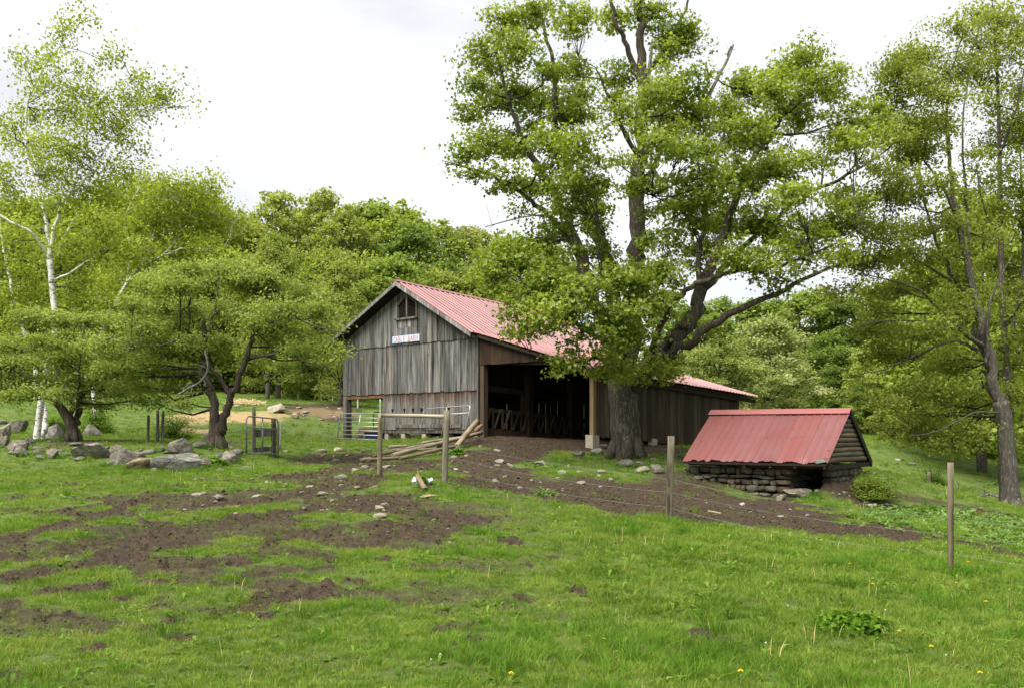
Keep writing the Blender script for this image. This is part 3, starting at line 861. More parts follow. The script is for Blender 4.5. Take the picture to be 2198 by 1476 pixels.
for ch in 'CABLE BARN':
    if ch == ' ':
        ux -= .13; continue
    w, h = .128, .185
    base = 4.892 + random.uniform(-.006, .006)
    mb = MB()
    for st in GLY[ch]:
        for (x0, y0), (x1, y1) in zip(st[:-1], st[1:]):
            d = Vector((x1 * w - x0 * w, y1 * h - y0 * h)); L = d.length
            if L < 1e-6: continue
            d /= L; nrm = Vector((-d.y, d.x)) * .0105
            a = Vector((x0 * w, y0 * h)) - d * .008; b = Vector((x1 * w, y1 * h)) + d * .008
            c4 = [a - nrm, b - nrm, b + nrm, a + nrm]
            k = len(mb.v)
            off = -.119 - .0006 * (k // 8)
            front = [B(ux - q.x, off, base + q.y) for q in c4]; back = [B(ux - q.x, -.114, base + q.y) for q in c4]
            mb.hexa(back + front)
    mb.build('letter', M['sign_red'], sign)
    ux -= w + .018

# ------------------------------------------------------------------ the little stone and log shed
SO = np.array([7.28, 23.0]); SL = np.array([-.819, .574]); SP = np.array([.574, .819])
def S(s, p, z):
    q = SO + SL * s + SP * p
    return Vector((q[0], q[1], z))
shed = empty('log_shed', S(1.8, 1.8, .3))
tag(shed, 'low shed with steep dented red metal roof, log gable and dry stone base', 'shed')
def sslab(parent, name, mat, pts, tv, color=None):
    a = [S(*p) for p in pts]; b = [S(p[0] + tv[0], p[1] + tv[1], p[2] + tv[2]) for p in pts]
    n = len(a)
    mb = MB().add(a + b, [tuple(range(n)), tuple(reversed(range(n, 2 * n)))] + [(i, n + i, n + (i + 1) % n, (i + 1) % n) for i in range(n)])
    c = sum(a + b, Vector()) / (2 * n)
    me = mb.mesh(name, c)
    o = link(name, me, mat, parent, color=color)
    o.location = c - parent_world(parent)
    return o
SW, SZE, SZR, SLEN = 3.57, .87, 2.10, 3.65
def shed_sheets(part, p_ridge, p_eave, side):
    pitch = .203; n = 18
    segs = 14
    per = 3
    for i in range(n // per):
        s0 = i * per * pitch - .02
        prof = []
        for k in range(per):
            q = s0 + k * pitch
            prof += [(q, 0), (q + .02, .014), (q + .05, .014), (q + .07, 0), (q + .105, .0), (q + .112, .005), (q + .128, .005), (q + .136, 0), (q + .18, 0)]
        prof.append((s0 + per * pitch + .002, 0))
        mb = MB(); vs = []
        lift = .004 * (i % 2)
        hyp = math.hypot(SW / 2, SZR - SZE); npv, nzv = (SZR - SZE) / hyp, (SW / 2) / hyp
        for j in range(segs + 1):
            t = j / segs
            pp = p_ridge + (p_eave - p_ridge) * t; zz = SZR + (SZE - SZR) * t
            for (q, h) in prof:
                hh = h + lift + .006 * math.sin(t * 7 + q * 3)
                if side < 0 and t > .9:            # crumpled lower edge
                    k = (t - .9) / .1
                    hh += k * (.03 * math.sin(q * 7.0 + 1.0) * math.sin(q * 3.1) + .006 * math.sin(q * 29 + math.sin(q * 5)))
                    dz = k * .014 * math.sin(q * 17 + 2 * math.sin(q * 4))
                else: dz = 0
                vs.append(S(q, pp + side * npv * hh, zz + nzv * hh + dz))
        m = len(prof)
        fs = [(j * m + k, j * m + k + 1, (j + 1) * m + k + 1, (j + 1) * m + k) for j in range(segs) for k in range(m - 1)]
        mb.add(vs, fs)
        c = S(s0 + .3, (p_ridge + p_eave) / 2, (SZR + SZE) / 2)
        me = mb.mesh('roof_panel', c)
        for nm_, vals in (('slope', [t_ / segs for t_ in range(segs + 1) for q in prof]), ('across', [q[0] for _ in range(segs + 1) for q in prof]), ('rib', [.35 if q[1] > .01 else 0. for _ in range(segs + 1) for q in prof])):
            at_ = me.attributes.new(nm_, 'FLOAT', 'POINT'); at_.data.foreach_set('value', np.array(vals, np.float32))
        o = link('roof_panel', me, M['roof_shed'], part, color=tone(.92, 1.08, .03))
        o.location = c - parent_world(part)
srf = empty('front_roof'); srf.parent = shed
srb = empty('back_roof'); srb.parent = shed
shed_sheets(srf, SW / 2, -.02, -1)
shed_sheets(srb, SW / 2, SW + .02, 1)
sslab(shed, 'ridge_cap', M['roof_red'], [(-.03, SW / 2 - .17, SZR - .055), (-.03, SW / 2, SZR + .075), (-.03, SW / 2 + .17, SZR - .055), (-.03, SW / 2, SZR + .055)], (SLEN + .05, 0, 0))
for side, (pr, pe) in enumerate(((SW / 2, 0.0), (SW / 2, SW))):
    sslab(shed, 'roof_deck', M['dark_wood'], [(0.02, pr, SZR - .03), (SLEN - .02, pr, SZR - .03), (SLEN - .02, pe, SZE - .03), (0.02, pe, SZE - .03)], (0, 0, -.05))
# dark barge boards on the gable
sslab(shed, 'barge_board', M['dark_wood'], [(-.045, SW / 2, SZR + .02), (-.045, SW + .04, SZE - .03), (-.045, SW + .02, SZE - .19), (-.045, SW / 2, SZR - .15)], (.05, 0, 0), (.9, .9, .95))
# log gable (half round logs one above the other)
zl = SZE - .02
k = 0
while zl < SZR - .2:
    h = .123 if k else .14
    frac = (zl + h - SZE) / (SZR - SZE)
    p0 = SW / 2 * max(0, frac) + .02; p1 = SW - SW / 2 * max(0, frac) - .08
    if k == 0: p0, p1 = .04, SW - .06
    if p1 - p0 < .15: break
    mb = MB()
    L = p1 - p0
    pts = [Vector((random.uniform(-.006, .006), random.uniform(-.006, .006), -L / 2 + L * j / 8)) for j in range(9)]
    mb.tube(pts, [h * .53 * random.uniform(.94, 1.05) for _ in pts], 10)
    c = S(.07, (p0 + p1) / 2, zl + h / 2)
    ang = math.atan2(SP[1], SP[0])
    o = link('log', mb.mesh('log', smooth=True), M['cabin_log'], shed, color=tone(.6, 1.25, .12))
    o.location = c - parent_world(shed)
    o.rotation_euler = (0, math.radians(90), ang)
    zl += h * .95; k += 1
# sill timbers under the eave
sslab(shed, 'sill_beam', M['dark_wood'], [(-.02, .2, SZE - .15), (2.3, .2, SZE - .15), (2.3, .2, SZE - .03), (-.02, .2, SZE - .03)], (0, .14, 0), (2.6, 2.0, 1.5))
sslab(shed, 'sill_beam', M['dark_wood'], [(-.01, .36, SZE - .13), (SLEN, .36, SZE - .13), (SLEN, .36, SZE - .06), (-.01, .36, SZE - .06)], (0, .2, 0), (1.2, 1, .9))
sslab(shed, 'sill_beam', M['dark_wood'], [(-.02, .1, SZE - .17), (-.02, SW - .1, SZE - .17), (-.02, SW - .1, SZE - .06), (-.02, .1, SZE - .06)], (.16, 0, 0), (.8, .75, .7))
for s_ in (.05, .75, 1.35, 2.0):
    sslab(shed, 'rafter_tail', M['dark_wood'], [(s_, .03, SZE - .14), (s_ + .05, .03, SZE - .14), (s_ + .05, .03, SZE - .02), (s_, .03, SZE - .02)], (0, .17, 0), (3.2, 2.6, 2.0))
# bent pale flap at the roof corner
mb = MB(); c = S(.12, -.06, SZE + .02)
mb.add([S(.02, -.05, SZE + .03), S(.24, -.08, SZE - .02), S(.22, -.14, SZE + .06), S(.05, -.10, SZE + .09)], [(0, 1, 2, 3)])
mb.add([S(.02, -.045, SZE + .026), S(.24, -.075, SZE - .024), S(.22, -.135, SZE + .056), S(.05, -.095, SZE + .086)], [(3, 2, 1, 0)])
mb.build('bent_flashing', M['white_plastic'], shed)
# stone walls
def rounded_stone(w, h, d, rng):
    """irregular cuboid stone: 3x3 grid on every side, pulled round and roughened"""
    n = 3
    idx = {}; vs = []; fs = []
    def vid(i, j, k):
        key = (i, j, k)
        if key not in idx:
            x, y, z = (2 * i / n - 1), (2 * j / n - 1), (2 * k / n - 1)
            l = (abs(x) ** 5 + abs(y) ** 5 + abs(z) ** 5) ** (1 / 5)
            q = np.array([x, y, z]) / max(l, 1e-6) * (1 + rng.uniform(-.14, .12))
            vs.append((q[0] * w / 2, q[1] * d / 2, q[2] * h / 2))
            idx[key] = len(vs) - 1
        return idx[key]
    for a in range(n):
        for b in range(n):
            fs += [(vid(a, b, 0), vid(a, b + 1, 0), vid(a + 1, b + 1, 0), vid(a + 1, b, 0)), (vid(a, b, n), vid(a + 1, b, n), vid(a + 1, b + 1, n), vid(a, b + 1, n)),
                   (vid(a, 0, b), vid(a + 1, 0, b), vid(a + 1, 0, b + 1), vid(a, 0, b + 1)), (vid(a, n, b), vid(a, n, b + 1), vid(a + 1, n, b + 1), vid(a + 1, n, b)),
                   (vid(0, a, b), vid(0, a, b + 1), vid(0, a + 1, b + 1), vid(0, a + 1, b)), (vid(n, a, b), vid(n, a + 1, b), vid(n, a + 1, b + 1), vid(n, a, b + 1))]
    return vs, fs
stw = empty('stone_wall'); stw.parent = shed
rngs = np.random.default_rng(5)
def stone_run(parent, along, lo, hi, fixed, zlo, zhi, ang):
    z = zhi
    while z > zlo:
        h = rngs.uniform(.09, .22)
        x = lo - rngs.uniform(0, .1)
        while x < hi:
            w = rngs.uniform(.13, .52) * (1.2 if h < .13 else .8)
            if x + w > hi: w = max(hi - x, .12)
            hh = h * rngs.uniform(.72, 1.08)
            c = S(x + w / 2, fixed, z - hh / 2) if along == 's' else S(fixed, x + w / 2, z - hh / 2)
            if c.z + hh / 2 > gz(c.x, c.y) - .12:
                vs, fs = rounded_stone(w * .98, hh, .3, rngs)
                me = bpy.data.meshes.new('stone'); me.from_pydata(vs, [], fs); me.update()
                me.polygons.foreach_set('use_smooth', [True] * len(me.polygons))
                o = link('stone', me, M['wall_stone'], parent, color=tone(.65, 1.15, .09))
                out = rngs.uniform(-.035, .035)
                c = c + Vector((SP[0] * out, SP[1] * out, 0)) if along == 's' else c + Vector((SL[0] * out, SL[1] * out, 0))
                o.location = c - parent_world(parent)
                o.rotation_euler = (rngs.uniform(-.1, .1), rngs.uniform(-.13, .13), ang + rngs.uniform(-.04, .04))
            x += w
        z -= h
ANGS = math.atan2(SL[1], SL[0])
stone_run(stw, 's', 1.06, 3.6, .50, -.25, SZE - .15, ANGS)
stone_run(stw, 'p', .95, 3.2, .24, -.25, SZE - .18, ANGS + math.pi / 2)
stone_run(stw, 'p', .65, 3.2, 1.2, -.25, SZE - .18, ANGS + math.pi / 2)
sslab(stw, 'wall_core', M['black_gap'], [(1.3, .62, -.3), (3.55, .62, .2), (3.55, .62, SZE - .16), (1.3, .62, SZE - .16)], (0, .05, 0))
sslab(stw, 'wall_core', M['dark_wood'], [(.2, 3.2, -.3), (3.55, 3.2, -.3), (3.55, 3.2, SZE - .1), (.2, 3.2, SZE - .1)], (0, .08, 0))

# ------------------------------------------------------------------ trees
def catmull(P, n):
    P = [np.array(p, float) for p in P]
    P = [2 * P[0] - P[1]] + P + [2 * P[-1] - P[-2]]
    out = []
    for i in range(1, len(P) - 2):
        for k in range(n):
            t = k / n
            a, b, c, d = P[i - 1], P[i], P[i + 1], P[i + 2]
            out.append(.5 * ((2 * b) + (-a + c) * t + (2 * a - 5 * b + 4 * c - d) * t * t + (-a + 3 * b - 3 * c + d) * t ** 3))
    out.append(P[-2])
    return out

def prisms(A, Bp, ra, rb, sides=4):
    """many straight tapered twigs at once"""
    A = np.asarray(A); Bp = np.asarray(Bp)
    d = Bp - A
    L = np.linalg.norm(d, axis=1, keepdims=True) + 1e-9
    d = d / L
    ref = np.where(np.abs(d[:, 2:3]) < .9, np.array([[0, 0, 1.0]]), np.array([[1.0, 0, 0]]))
    u = np.cross(d, ref); u /= np.linalg.norm(u, axis=1, keepdims=True) + 1e-9
    w = np.cross(d, u)
    N = len(A)
    V = np.empty((N, 2 * sides, 3))
    for k in range(sides):
        a = 2 * math.pi * k / sides
        o = u * math.cos(a) + w * math.sin(a)
        V[:, k] = A + o * np.reshape(ra, (-1, 1))
        V[:, sides + k] = Bp + o * np.reshape(rb, (-1, 1))
    base = (np.arange(N) * 2 * sides)[:, None]
    q = np.concatenate([np.stack([base[:, 0] + k, base[:, 0] + (k + 1) % sides, base[:, 0] + sides + (k + 1) % sides, base[:, 0] + sides + k], 1) for k in range(sides)])
    return V.reshape(-1, 3), q

LOBED = (np.array([(0, 0, 0), (-.52, .42, .10), (-.17, .55, .03), (0, 1, -.05), (.17, .55, .03), (.52, .42, .10)]), [(0, 4, 3, 2)], [(0, 2, 1), (0, 5, 4)])
KITE = (np.array([(0, 0, 0), (.34, .45, .08), (0, 1, -.04), (-.34, .45, .08)]), [(0, 1, 2, 3)], [])
SPRAY = (np.array([(0, 0, 0), (.45, .25, .1), (.30, .8, .0), (-.05, 1, -.08), (-.4, .6, .12)]), [(0, 1, 2, 3)], [(0, 3, 4)])

def leafcloud(C, Nrm, size, tint, rng, shape, origin):
    n = len(C)
    Nrm = Nrm / (np.linalg.norm(Nrm, axis=1, keepdims=True) + 1e-9)
    r = rng.normal(size=(n, 3))
    t = np.cross(Nrm, r); t /= np.linalg.norm(t, axis=1, keepdims=True) + 1e-9
    b = np.cross(Nrm, t)
    sv, qs, ts = shape
    k = len(sv)
    V = C[:, None, :] + size[:, None, None] * (sv[None, :, 0:1] * b[:, None, :] + (sv[None, :, 1:2] - .5) * t[:, None, :] + sv[None, :, 2:3] * Nrm[:, None, :])
    base = np.arange(n) * k
    polys = []
    if qs: polys.append(np.concatenate([np.stack([base + i for i in q], 1) for q in qs]))
    if ts: polys.append(np.concatenate([np.stack([base + i for i in q], 1) for q in ts]))
    return mesh_np('leaves', V.reshape(-1, 3) - np.array(origin), polys, {'tint': np.repeat(tint, k)})

def hero_tree(name, label, depth, limbs, clumps, leaf, bark, twigbark, lsize, seed, *args, thin=1.0, **kw):
    limbs = [[(a[0], a[1], a[2], a[3] * thin) for a in l] for l in limbs]
    return _hero(name, label, depth, limbs, clumps, leaf, bark, twigbark, lsize, seed, *args, **kw)

def _hero(name, label, depth, limbs, clumps, leaf, bark, twigbark, lsize, seed, shape=KITE, tuft_d=7.0, leaves_per=34, tuft_r=.36, dep=4.0, ccen=None, chalf=None,
              flat=.55, cat='tree', group=None, up=.5, dead=(), limb_sides=9, twig_r=.012, soft=1.0, jitpx=5):
    """limbs: polylines of (pixel x, pixel y, metres behind the trunk, width in pixels) measured on the photograph;
       clumps: leaf masses (pixel x, y, half width, half height[, metres behind, density])"""
    rng = np.random.default_rng(seed)
    def P(px, py, dz): return np.array(at(px, py, depth + dz))
    base = P(limbs[0][0][0], limbs[0][0][1], limbs[0][0][2])
    root = empty(name, base)
    tag(root, label, cat, group)
    mb = MB()
    skel = []
    for li, lb in enumerate(limbs):
        pts = [np.r_[P(a[0], a[1], a[2]), a[3] / 2 * (depth + a[2]) / FPX] for a in lb]
        cur = catmull(pts, 5)
        xyz = [c[:3].copy() for c in cur]; rad = [max(c[3], .008) for c in cur]
        if li > 0:
            for i in range(1, len(xyz) - 1):
                xyz[i] += rng.normal(size=3) * min(.05, rad[i] * .45)
        mb.tube(xyz, rad, limb_sides if rad[0] > .06 else 6, True, .07, rng)
        skel.append((np.array(xyz), np.array(rad)))
    if True:                                   # root flare
        x0 = skel[0][0][0]; r0 = skel[0][1][0]
        for k in range(7):
            a = k * 2 * math.pi / 7 + rng.uniform(-.3, .3)
            tip = x0 + np.array([math.cos(a), math.sin(a), 0]) * r0 * rng.uniform(1.1, 1.45)
            tip[2] = gz(tip[0], tip[1]) - .06
            mb.tube([x0 + np.array([math.cos(a) * r0 * .45, math.sin(a) * r0 * .45, r0 * 1.6]), x0 + np.array([math.cos(a) * r0 * .95, math.sin(a) * r0 * .95, r0 * .45]), tip], [r0 * .35, r0 * .36, r0 * .16], 7)
    mb.build('trunk', bark, root, smooth=True)
    for dl in dead:
        dm = MB()
        pts = [np.r_[P(a[0], a[1], a[2]), a[3] / 2 * depth / FPX] for a in dl]
        cur = catmull(pts, 4)
        dm.tube([c[:3] for c in cur], [max(c[3], .006) for c in cur], 5, True, .1, rng)
        for c in cur[3:]:
            if rng.random() < .7:
                e = c[:3] + rng.normal(size=3) * .28 + np.array([0, 0, .12])
                dm.tube([c[:3], (c[:3] + e) / 2 + rng.normal(size=3) * .03, e], [.008, .006, .003], 4)
        dm.build('dead_branch', M['dead_wood'], root)
    SK = np.concatenate([s[0] for s in skel]); SR = np.concatenate([s[1] for s in skel])
    if ccen is None:
        ccen = (np.mean([c[0] for c in clumps]), np.mean([c[1] for c in clumps]))
        chalf = (np.ptp([c[0] for c in clumps]) / 2 + 30, np.ptp([c[1] for c in clumps]) / 2 + 30)
    tw_a, tw_b, tw_ra, tw_rb = [], [], [], []
    LC, LN, LT = [], [], []
    for ci, c in enumerate(clumps):
        c = (c[0] + rng.normal() * jitpx, c[1] + rng.normal() * jitpx) + tuple(c[2:])
        rho = min(1, math.hypot((c[0] - ccen[0]) / chalf[0], (c[1] - ccen[1]) / chalf[1]))
        dz = c[4] if len(c) > 4 and c[4] is not None else rng.uniform(-1, 1) * dep * math.sqrt(max(.08, 1 - rho * rho))
        dens = c[5] if len(c) > 5 else 1.0
        ctr = P(c[0], c[1], dz)
        k = (depth + dz) / FPX
        rx, rz = c[2] * k, c[3] * k
        ry = (rx + rz) / 2
        # branch from the best limb point
        d = SK - ctr
        dist = np.linalg.norm(d, axis=1) + np.clip(d[:, 2], 0, None) * 1.2 + (SR < .012) * 1.0
        j = int(np.argmin(dist))
        s0 = SK[j]
        L = np.linalg.norm(ctr - s0)
        br = min(SR[j] * .7, .012 + L * .014)
        mid = (s0 + ctr) / 2 + np.array([0, 0, -.05 * L]) + rng.normal(size=3) * .07 * L
        path = [s0 + (mid - s0) * .5 + rng.normal(size=3) * .03 * L, mid, mid + (ctr - mid) * .5 + rng.normal(size=3) * .04 * L, ctr]
        seq = [s0] + path
        rr = np.linspace(br, .011, len(seq))
        for a in range(len(seq) - 1):
            tw_a.append(seq[a]); tw_b.append(seq[a + 1]); tw_ra.append(rr[a]); tw_rb.append(rr[a + 1])
        nt_ = max(3, int(tuft_d * math.pi * rx * rz * dens * (1.0 + .5 * ry)))
        q = rng.normal(size=(nt_, 3)); q /= np.linalg.norm(q, axis=1, keepdims=True)
        rad = rng.random(nt_) ** .45
        T = ctr + q * rad[:, None] * np.array([rx, ry, rz]) * soft
        T[:, 2] += rng.uniform(-.08, .12, nt_)
        src = np.array([seq[rng.integers(2, len(seq))] for _ in range(nt_)])
        m2 = (src + T) / 2 + rng.normal(size=(nt_, 3)) * .08 - np.array([0, 0, .04])
        for a in range(nt_):
            tw_a += [src[a], m2[a]]; tw_b += [m2[a], T[a]]; tw_ra += [twig_r, twig_r * .7]; tw_rb += [twig_r * .7, .004]
        ct = rng.normal() * .13
        for a in range(nt_):
            nl = int(leaves_per * rng.uniform(.55, 1.4))
            o = rng.normal(size=(nl, 3)) * np.array([tuft_r, tuft_r, tuft_r * flat]) * rng.uniform(.6, 1.15)
            LC.append(T[a] + o)
            out = (T[a] - ctr) / np.array([rx, ry, rz])
            LN.append(np.array([0, 0, up]) + out * .35 + o / tuft_r * .25 + rng.normal(size=(nl, 3)) * .7)
            LT.append(np.clip(.45 + ct + rng.normal() * .10 + rng.normal(size=nl) * .16 + .12 * o[:, 2] / tuft_r, 0, 1))  # higher leaves in a tuft tinted lighter: top light put into colour
    V, q = prisms(np.array(tw_a), np.array(tw_b), np.array(tw_ra), np.array(tw_rb))
    bro = link('branches', mesh_np('branches', V - base, [q], smooth=True), twigbark, root)
    bro['kind'] = 'stuff'
    C = np.concatenate(LC); Nn = np.concatenate(LN); T = np.concatenate(LT)
    sz = lsize * rng.uniform(.6, 1.25, len(C))
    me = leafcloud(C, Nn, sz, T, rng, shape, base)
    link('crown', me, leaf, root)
    return root

# --- the big maple in front of the barn
MAPLE_LIMBS = [
    [(1345, 990, 0, 72), (1344, 950, 0, 66), (1341, 890, 0, 62), (1338, 830, 0, 66), (1336, 790, 0, 60), (1330, 740, .1, 48)],
    [(1334, 800, 0, 52), (1300, 700, .2, 38), (1268, 630, .3, 32), (1240, 540, .4, 27), (1207, 451, .4, 21), (1171, 383, .3, 16), (1120, 300, .2, 12), (1085, 190, .1, 8), (1060, 90, 0, 4)],
    [(1330, 760, .3, 40), (1322, 650, .9, 34), (1305, 560, 1.2, 29), (1270, 480, 1.3, 25), (1230, 400, 1.4, 19), (1200, 300, 1.3, 15), (1190, 200, 1.2, 11), (1188, 130, 1.2, 9), (1154, 10, 1.1, 5)],
    [(1250, 560, .4, 18), (1198, 488, .0, 13), (1140, 430, -.5, 10), (1072, 386, -.8, 7), (1010, 362, -1.0, 4), (955, 350, -1.1, 2)],
    [(1345, 790, .2, 50), (1356, 690, .6, 44), (1365, 590, .8, 40), (1366, 490, .9, 36), (1374, 340, 1, 30), (1380, 200, 1, 24), (1376, 70, 1, 17), (1373, -20, 1, 11)],
    [(1378, 180, 1, 14), (1345, 100, .8, 11), (1322, 50, .6, 9), (1310, -10, .5, 6)],
    [(1384, 170, 1, 12), (1430, 100, 1.2, 9), (1465, 40, 1.4, 6), (1480, -10, 1.4, 4)],
    [(1348, 830, -.1, 48), (1395, 785, -.2, 44), (1440, 735, -.2, 38), (1478, 690, -.1, 34), (1502, 640, 0, 29), (1520, 590, .1, 25), (1545, 520, .3, 20), (1580, 430, .5, 15), (1620, 340, .6, 11), (1680, 250, .7, 8), (1740, 160, .8, 4)],
    [(1400, 775, -.4, 26), (1489, 730, -1.0, 19), (1548, 682, -1.5, 16), (1645, 639, -2.0, 12), (1743, 592, -2.4, 8), (1820, 560, -2.6, 4)],
    [(1395, 775, -.4, 18), (1412, 705, -1.2, 14), (1462, 632, -1.8, 12), (1520, 600, -2.0, 10), (1587, 580, -2.2, 8), (1700, 560, -2.5, 6), (1800, 520, -2.6, 4), (1860, 480, -2.6, 2)],
    [(1512, 620, 0, 15), (1600, 530, .8, 12), (1700, 440, 1.4, 9), (1800, 385, 1.7, 7), (1880, 340, 1.8, 4), (1930, 300, 1.8, 2)],
    [(1504, 640, .2, 14), (1500, 540, .9, 12), (1520, 440, 1.3, 9), (1540, 340, 1.5, 7), (1570, 230, 1.5, 4)],
    [(1372, 340, 1, 14), (1430, 400, .0, 8), (1400, 420, -.6, 5)],
    [(1374, 340, 1, 12), (1330, 260, .6, 8), (1300, 190, .4, 5), (1278, 145, .3, 3)],
    [(1338, 760, -.4, 16), (1290, 730, -1.6, 12), (1230, 690, -2.6, 9), (1160, 640, -3.3, 6), (1090, 590, -3.6, 3)],
    [(1340, 790, -.4, 14), (1290, 770, -1.8, 9), (1230, 775, -2.8, 6), (1175, 782, -3.3, 3)],
    [(1345, 740, -.3, 18), (1370, 680, -1.8, 12), (1330, 620, -2.6, 8), (1290, 590, -3.0, 4)],
    [(1368, 420, .9, 14), (1420, 330, 1.5, 9), (1480, 260, 1.8, 7), (1540, 170, 1.9, 6), (1570, 100, 1.9, 5)],
]
MC = [(1080, 60, 52, 42), (1150, 30, 55, 35), (1215, 40, 55, 38), (1060, 130, 55, 38), (1018, 182, 42, 26), (1110, 110, 48, 42), (1160, 150, 42, 38), (1215, 150, 42, 42), (1245, 195, 32, 46),
      (1030, 240, 45, 36), (1090, 210, 55, 46), (1150, 230, 55, 46), (1210, 250, 55, 55), (1003, 332, 40, 26), (1060, 310, 55, 42), (1120, 310, 55, 46), (1190, 330, 62, 55), (1250, 330, 52, 55),
      (1022, 378, 45, 22), (1090, 388, 55, 28), (1160, 400, 55, 32), (1230, 410, 55, 46), (1278, 400, 36, 55), (1120, 455, 36, 20, None, .5), (1200, 480, 46, 36), (1270, 470, 46, 46), (1300, 530, 38, 38), (1232, 540, 30, 26),
      (1320, 40, 46, 32, 1), (1380, 20, 55, 28, 1), (1440, 60, 55, 42, 1.2), (1472, 95, 40, 36, 1.4), (1420, 112, 42, 28, 1), (1340, 170, 42, 36), (1308, 212, 34, 34, None, .7), (1402, 205, 46, 36), (1452, 180, 50, 42), (1492, 180, 34, 34),
      (1425, 255, 55, 46), (1352, 262, 38, 36), (1482, 250, 55, 42), (1325, 312, 30, 36, None, .5), (1400, 320, 46, 40), (1452, 310, 55, 46), (1300, 262, 26, 30, None, .5),
      (1562, 230, 46, 46), (1602, 190, 55, 46), (1660, 205, 55, 55), (1620, 265, 55, 46), (1705, 152, 46, 46), (1742, 118, 40, 36), (1762, 190, 52, 42), (1722, 245, 52, 42), (1802, 180, 42, 42, None, .7), (1822, 252, 52, 40), (1842, 300, 62, 30), (1780, 305, 55, 28, None, .6), (1880, 240, 36, 36, None, .6),
      (1502, 330, 62, 36), (1572, 300, 62, 38), (1642, 300, 55, 42), (1502, 400, 72, 50), (1582, 380, 72, 50), (1662, 372, 62, 46), (1702, 420, 55, 46), (1752, 345, 55, 30), (1830, 400, 46, 22, None, .5),
      (1482, 480, 62, 46), (1562, 470, 72, 55), (1642, 470, 72, 55), (1722, 500, 62, 46), (1790, 480, 55, 36), (1832, 452, 46, 30), (1502, 560, 55, 42), (1582, 555, 62, 40, -2.2), (1662, 548, 62, 36, -2.4), (1742, 565, 60, 26, -2.5, .7), (1805, 545, 46, 26, -2.6, .7), (1650, 610, 55, 18, -2.2, .5), (1700, 600, 40, 14, -2.4, .5),
      (1392, 400, 46, 26, -1.0), (1350, 395, 26, 20, -.8), (1432, 430, 50, 36, -1), (1420, 520, 46, 40, -1.2), (1400, 470, 30, 30, .5, .6),
      (1080, 560, 52, 36, -2.8), (1060, 602, 36, 36, -3), (1130, 570, 62, 46, -2.8), (1190, 600, 72, 46, -3.2), (1120, 640, 52, 36, -3.4), (1098, 692, 36, 32, -3.4), (1180, 680, 72, 42, -3.6), (1250, 640, 62, 46, -3.4), (1310, 600, 55, 38, -3), (1352, 590, 46, 36, -2.8),
      (1260, 700, 62, 36, -3.3), (1332, 680, 62, 46, -3), (1400, 650, 55, 46, -2.6), (1392, 590, 46, 36, -2.4), (1440, 600, 46, 42, -2.2), (1310, 740, 52, 32, -2.8), (1370, 730, 52, 36, -2.5), (1200, 780, 42, 18, -3.2), (1250, 772, 42, 20, -3), (1330, 785, 55, 26, -2), (1402, 790, 46, 30, -1.6), (1432, 795, 34, 26, -1.2), (1290, 800, 34, 16, -2.2, .8), (1350, 815, 40, 14, -1.5, .7),
      (1150, 520, 55, 36, 1.5), (1070, 530, 50, 28, 1.6, .8), (1480, 700, 34, 22, .4, .5), (1530, 720, 34, 20, .6, .4), (1440, 690, 30, 24, -.8, .6)]
hero_tree('maple_tree', 'huge many stemmed maple with yellow green crown in front of the barn', 28.0, MAPLE_LIMBS, MC, M['maple_leaf'], M['maple_bark'], M['dark_bark'], .112, 101, LOBED,
          tuft_d=11.0, leaves_per=70, tuft_r=.235, flat=.45, soft=.98, dep=4.2, ccen=(1430, 400), chalf=(500, 440),
          dead=[[(1198, 460, .2, 4), (1130, 465, -.3, 3), (1075, 478, -.6, 2.5), (1040, 488, -.8, 2)], [(1480, 300, 1.8, 9), (1530, 190, 1.9, 8), (1560, 130, 1.9, 6), (1575, 96, 1.9, 4)], [(1010, 362, -1, 4), (975, 352, -1.1, 3), (948, 345, -1.1, 2)],
                [(1390, 180, 1, 11), (1396, 130, 1, 8), (1400, 85, 1, 4)], [(1360, 470, -.2, 4), (1385, 440, -.6, 3), (1420, 430, -.8, 2)]])

# --- birches at the left edge
BIRCH_L = [
    [(78, 952, 0, 24), (84, 900, 0, 22), (98, 800, 0, 20), (119, 700, 0, 19), (113, 630, 0, 19), (107, 555, 0, 20)],
    [(107, 560, 0, 15), (98, 480, 0, 12), (84, 410, .1, 10), (62, 350, .1, 9), (56, 265, .2, 8), (64, 210, .2, 6), (92, 150, .3, 4.5), (135, 90, .3, 3), (175, 30, .3, 1.6)],
    [(108, 560, 0, 14), (119, 480, -.2, 12), (140, 430, -.4, 9), (180, 390, -.6, 7), (208, 345, -.7, 5), (250, 290, -.8, 4), (320, 245, -.9, 3), (410, 215, -.9, 1.4)],
    [(104, 545, 0, 10), (62, 497, -.4, 9), (22, 476, -.6, 7), (-25, 445, -.7, 4)],
    [(112, 560, 0, 9), (140, 505, .5, 7), (165, 455, .7, 5), (160, 390, .9, 4), (185, 320, 1.0, 3), (215, 240, 1.0, 2)],
    [(118, 600, 0, 8), (150, 585, -.6, 7), (190, 560, -.9, 6), (215, 545, -1.0, 4)],
    [(92, 955, .4, 22), (94, 900, .5, 20), (92, 860, .6, 18), (60, 740, .9, 12), (25, 620, 1.3, 9), (5, 520, 1.5, 6), (-5, 420, 1.6, 3)],
]
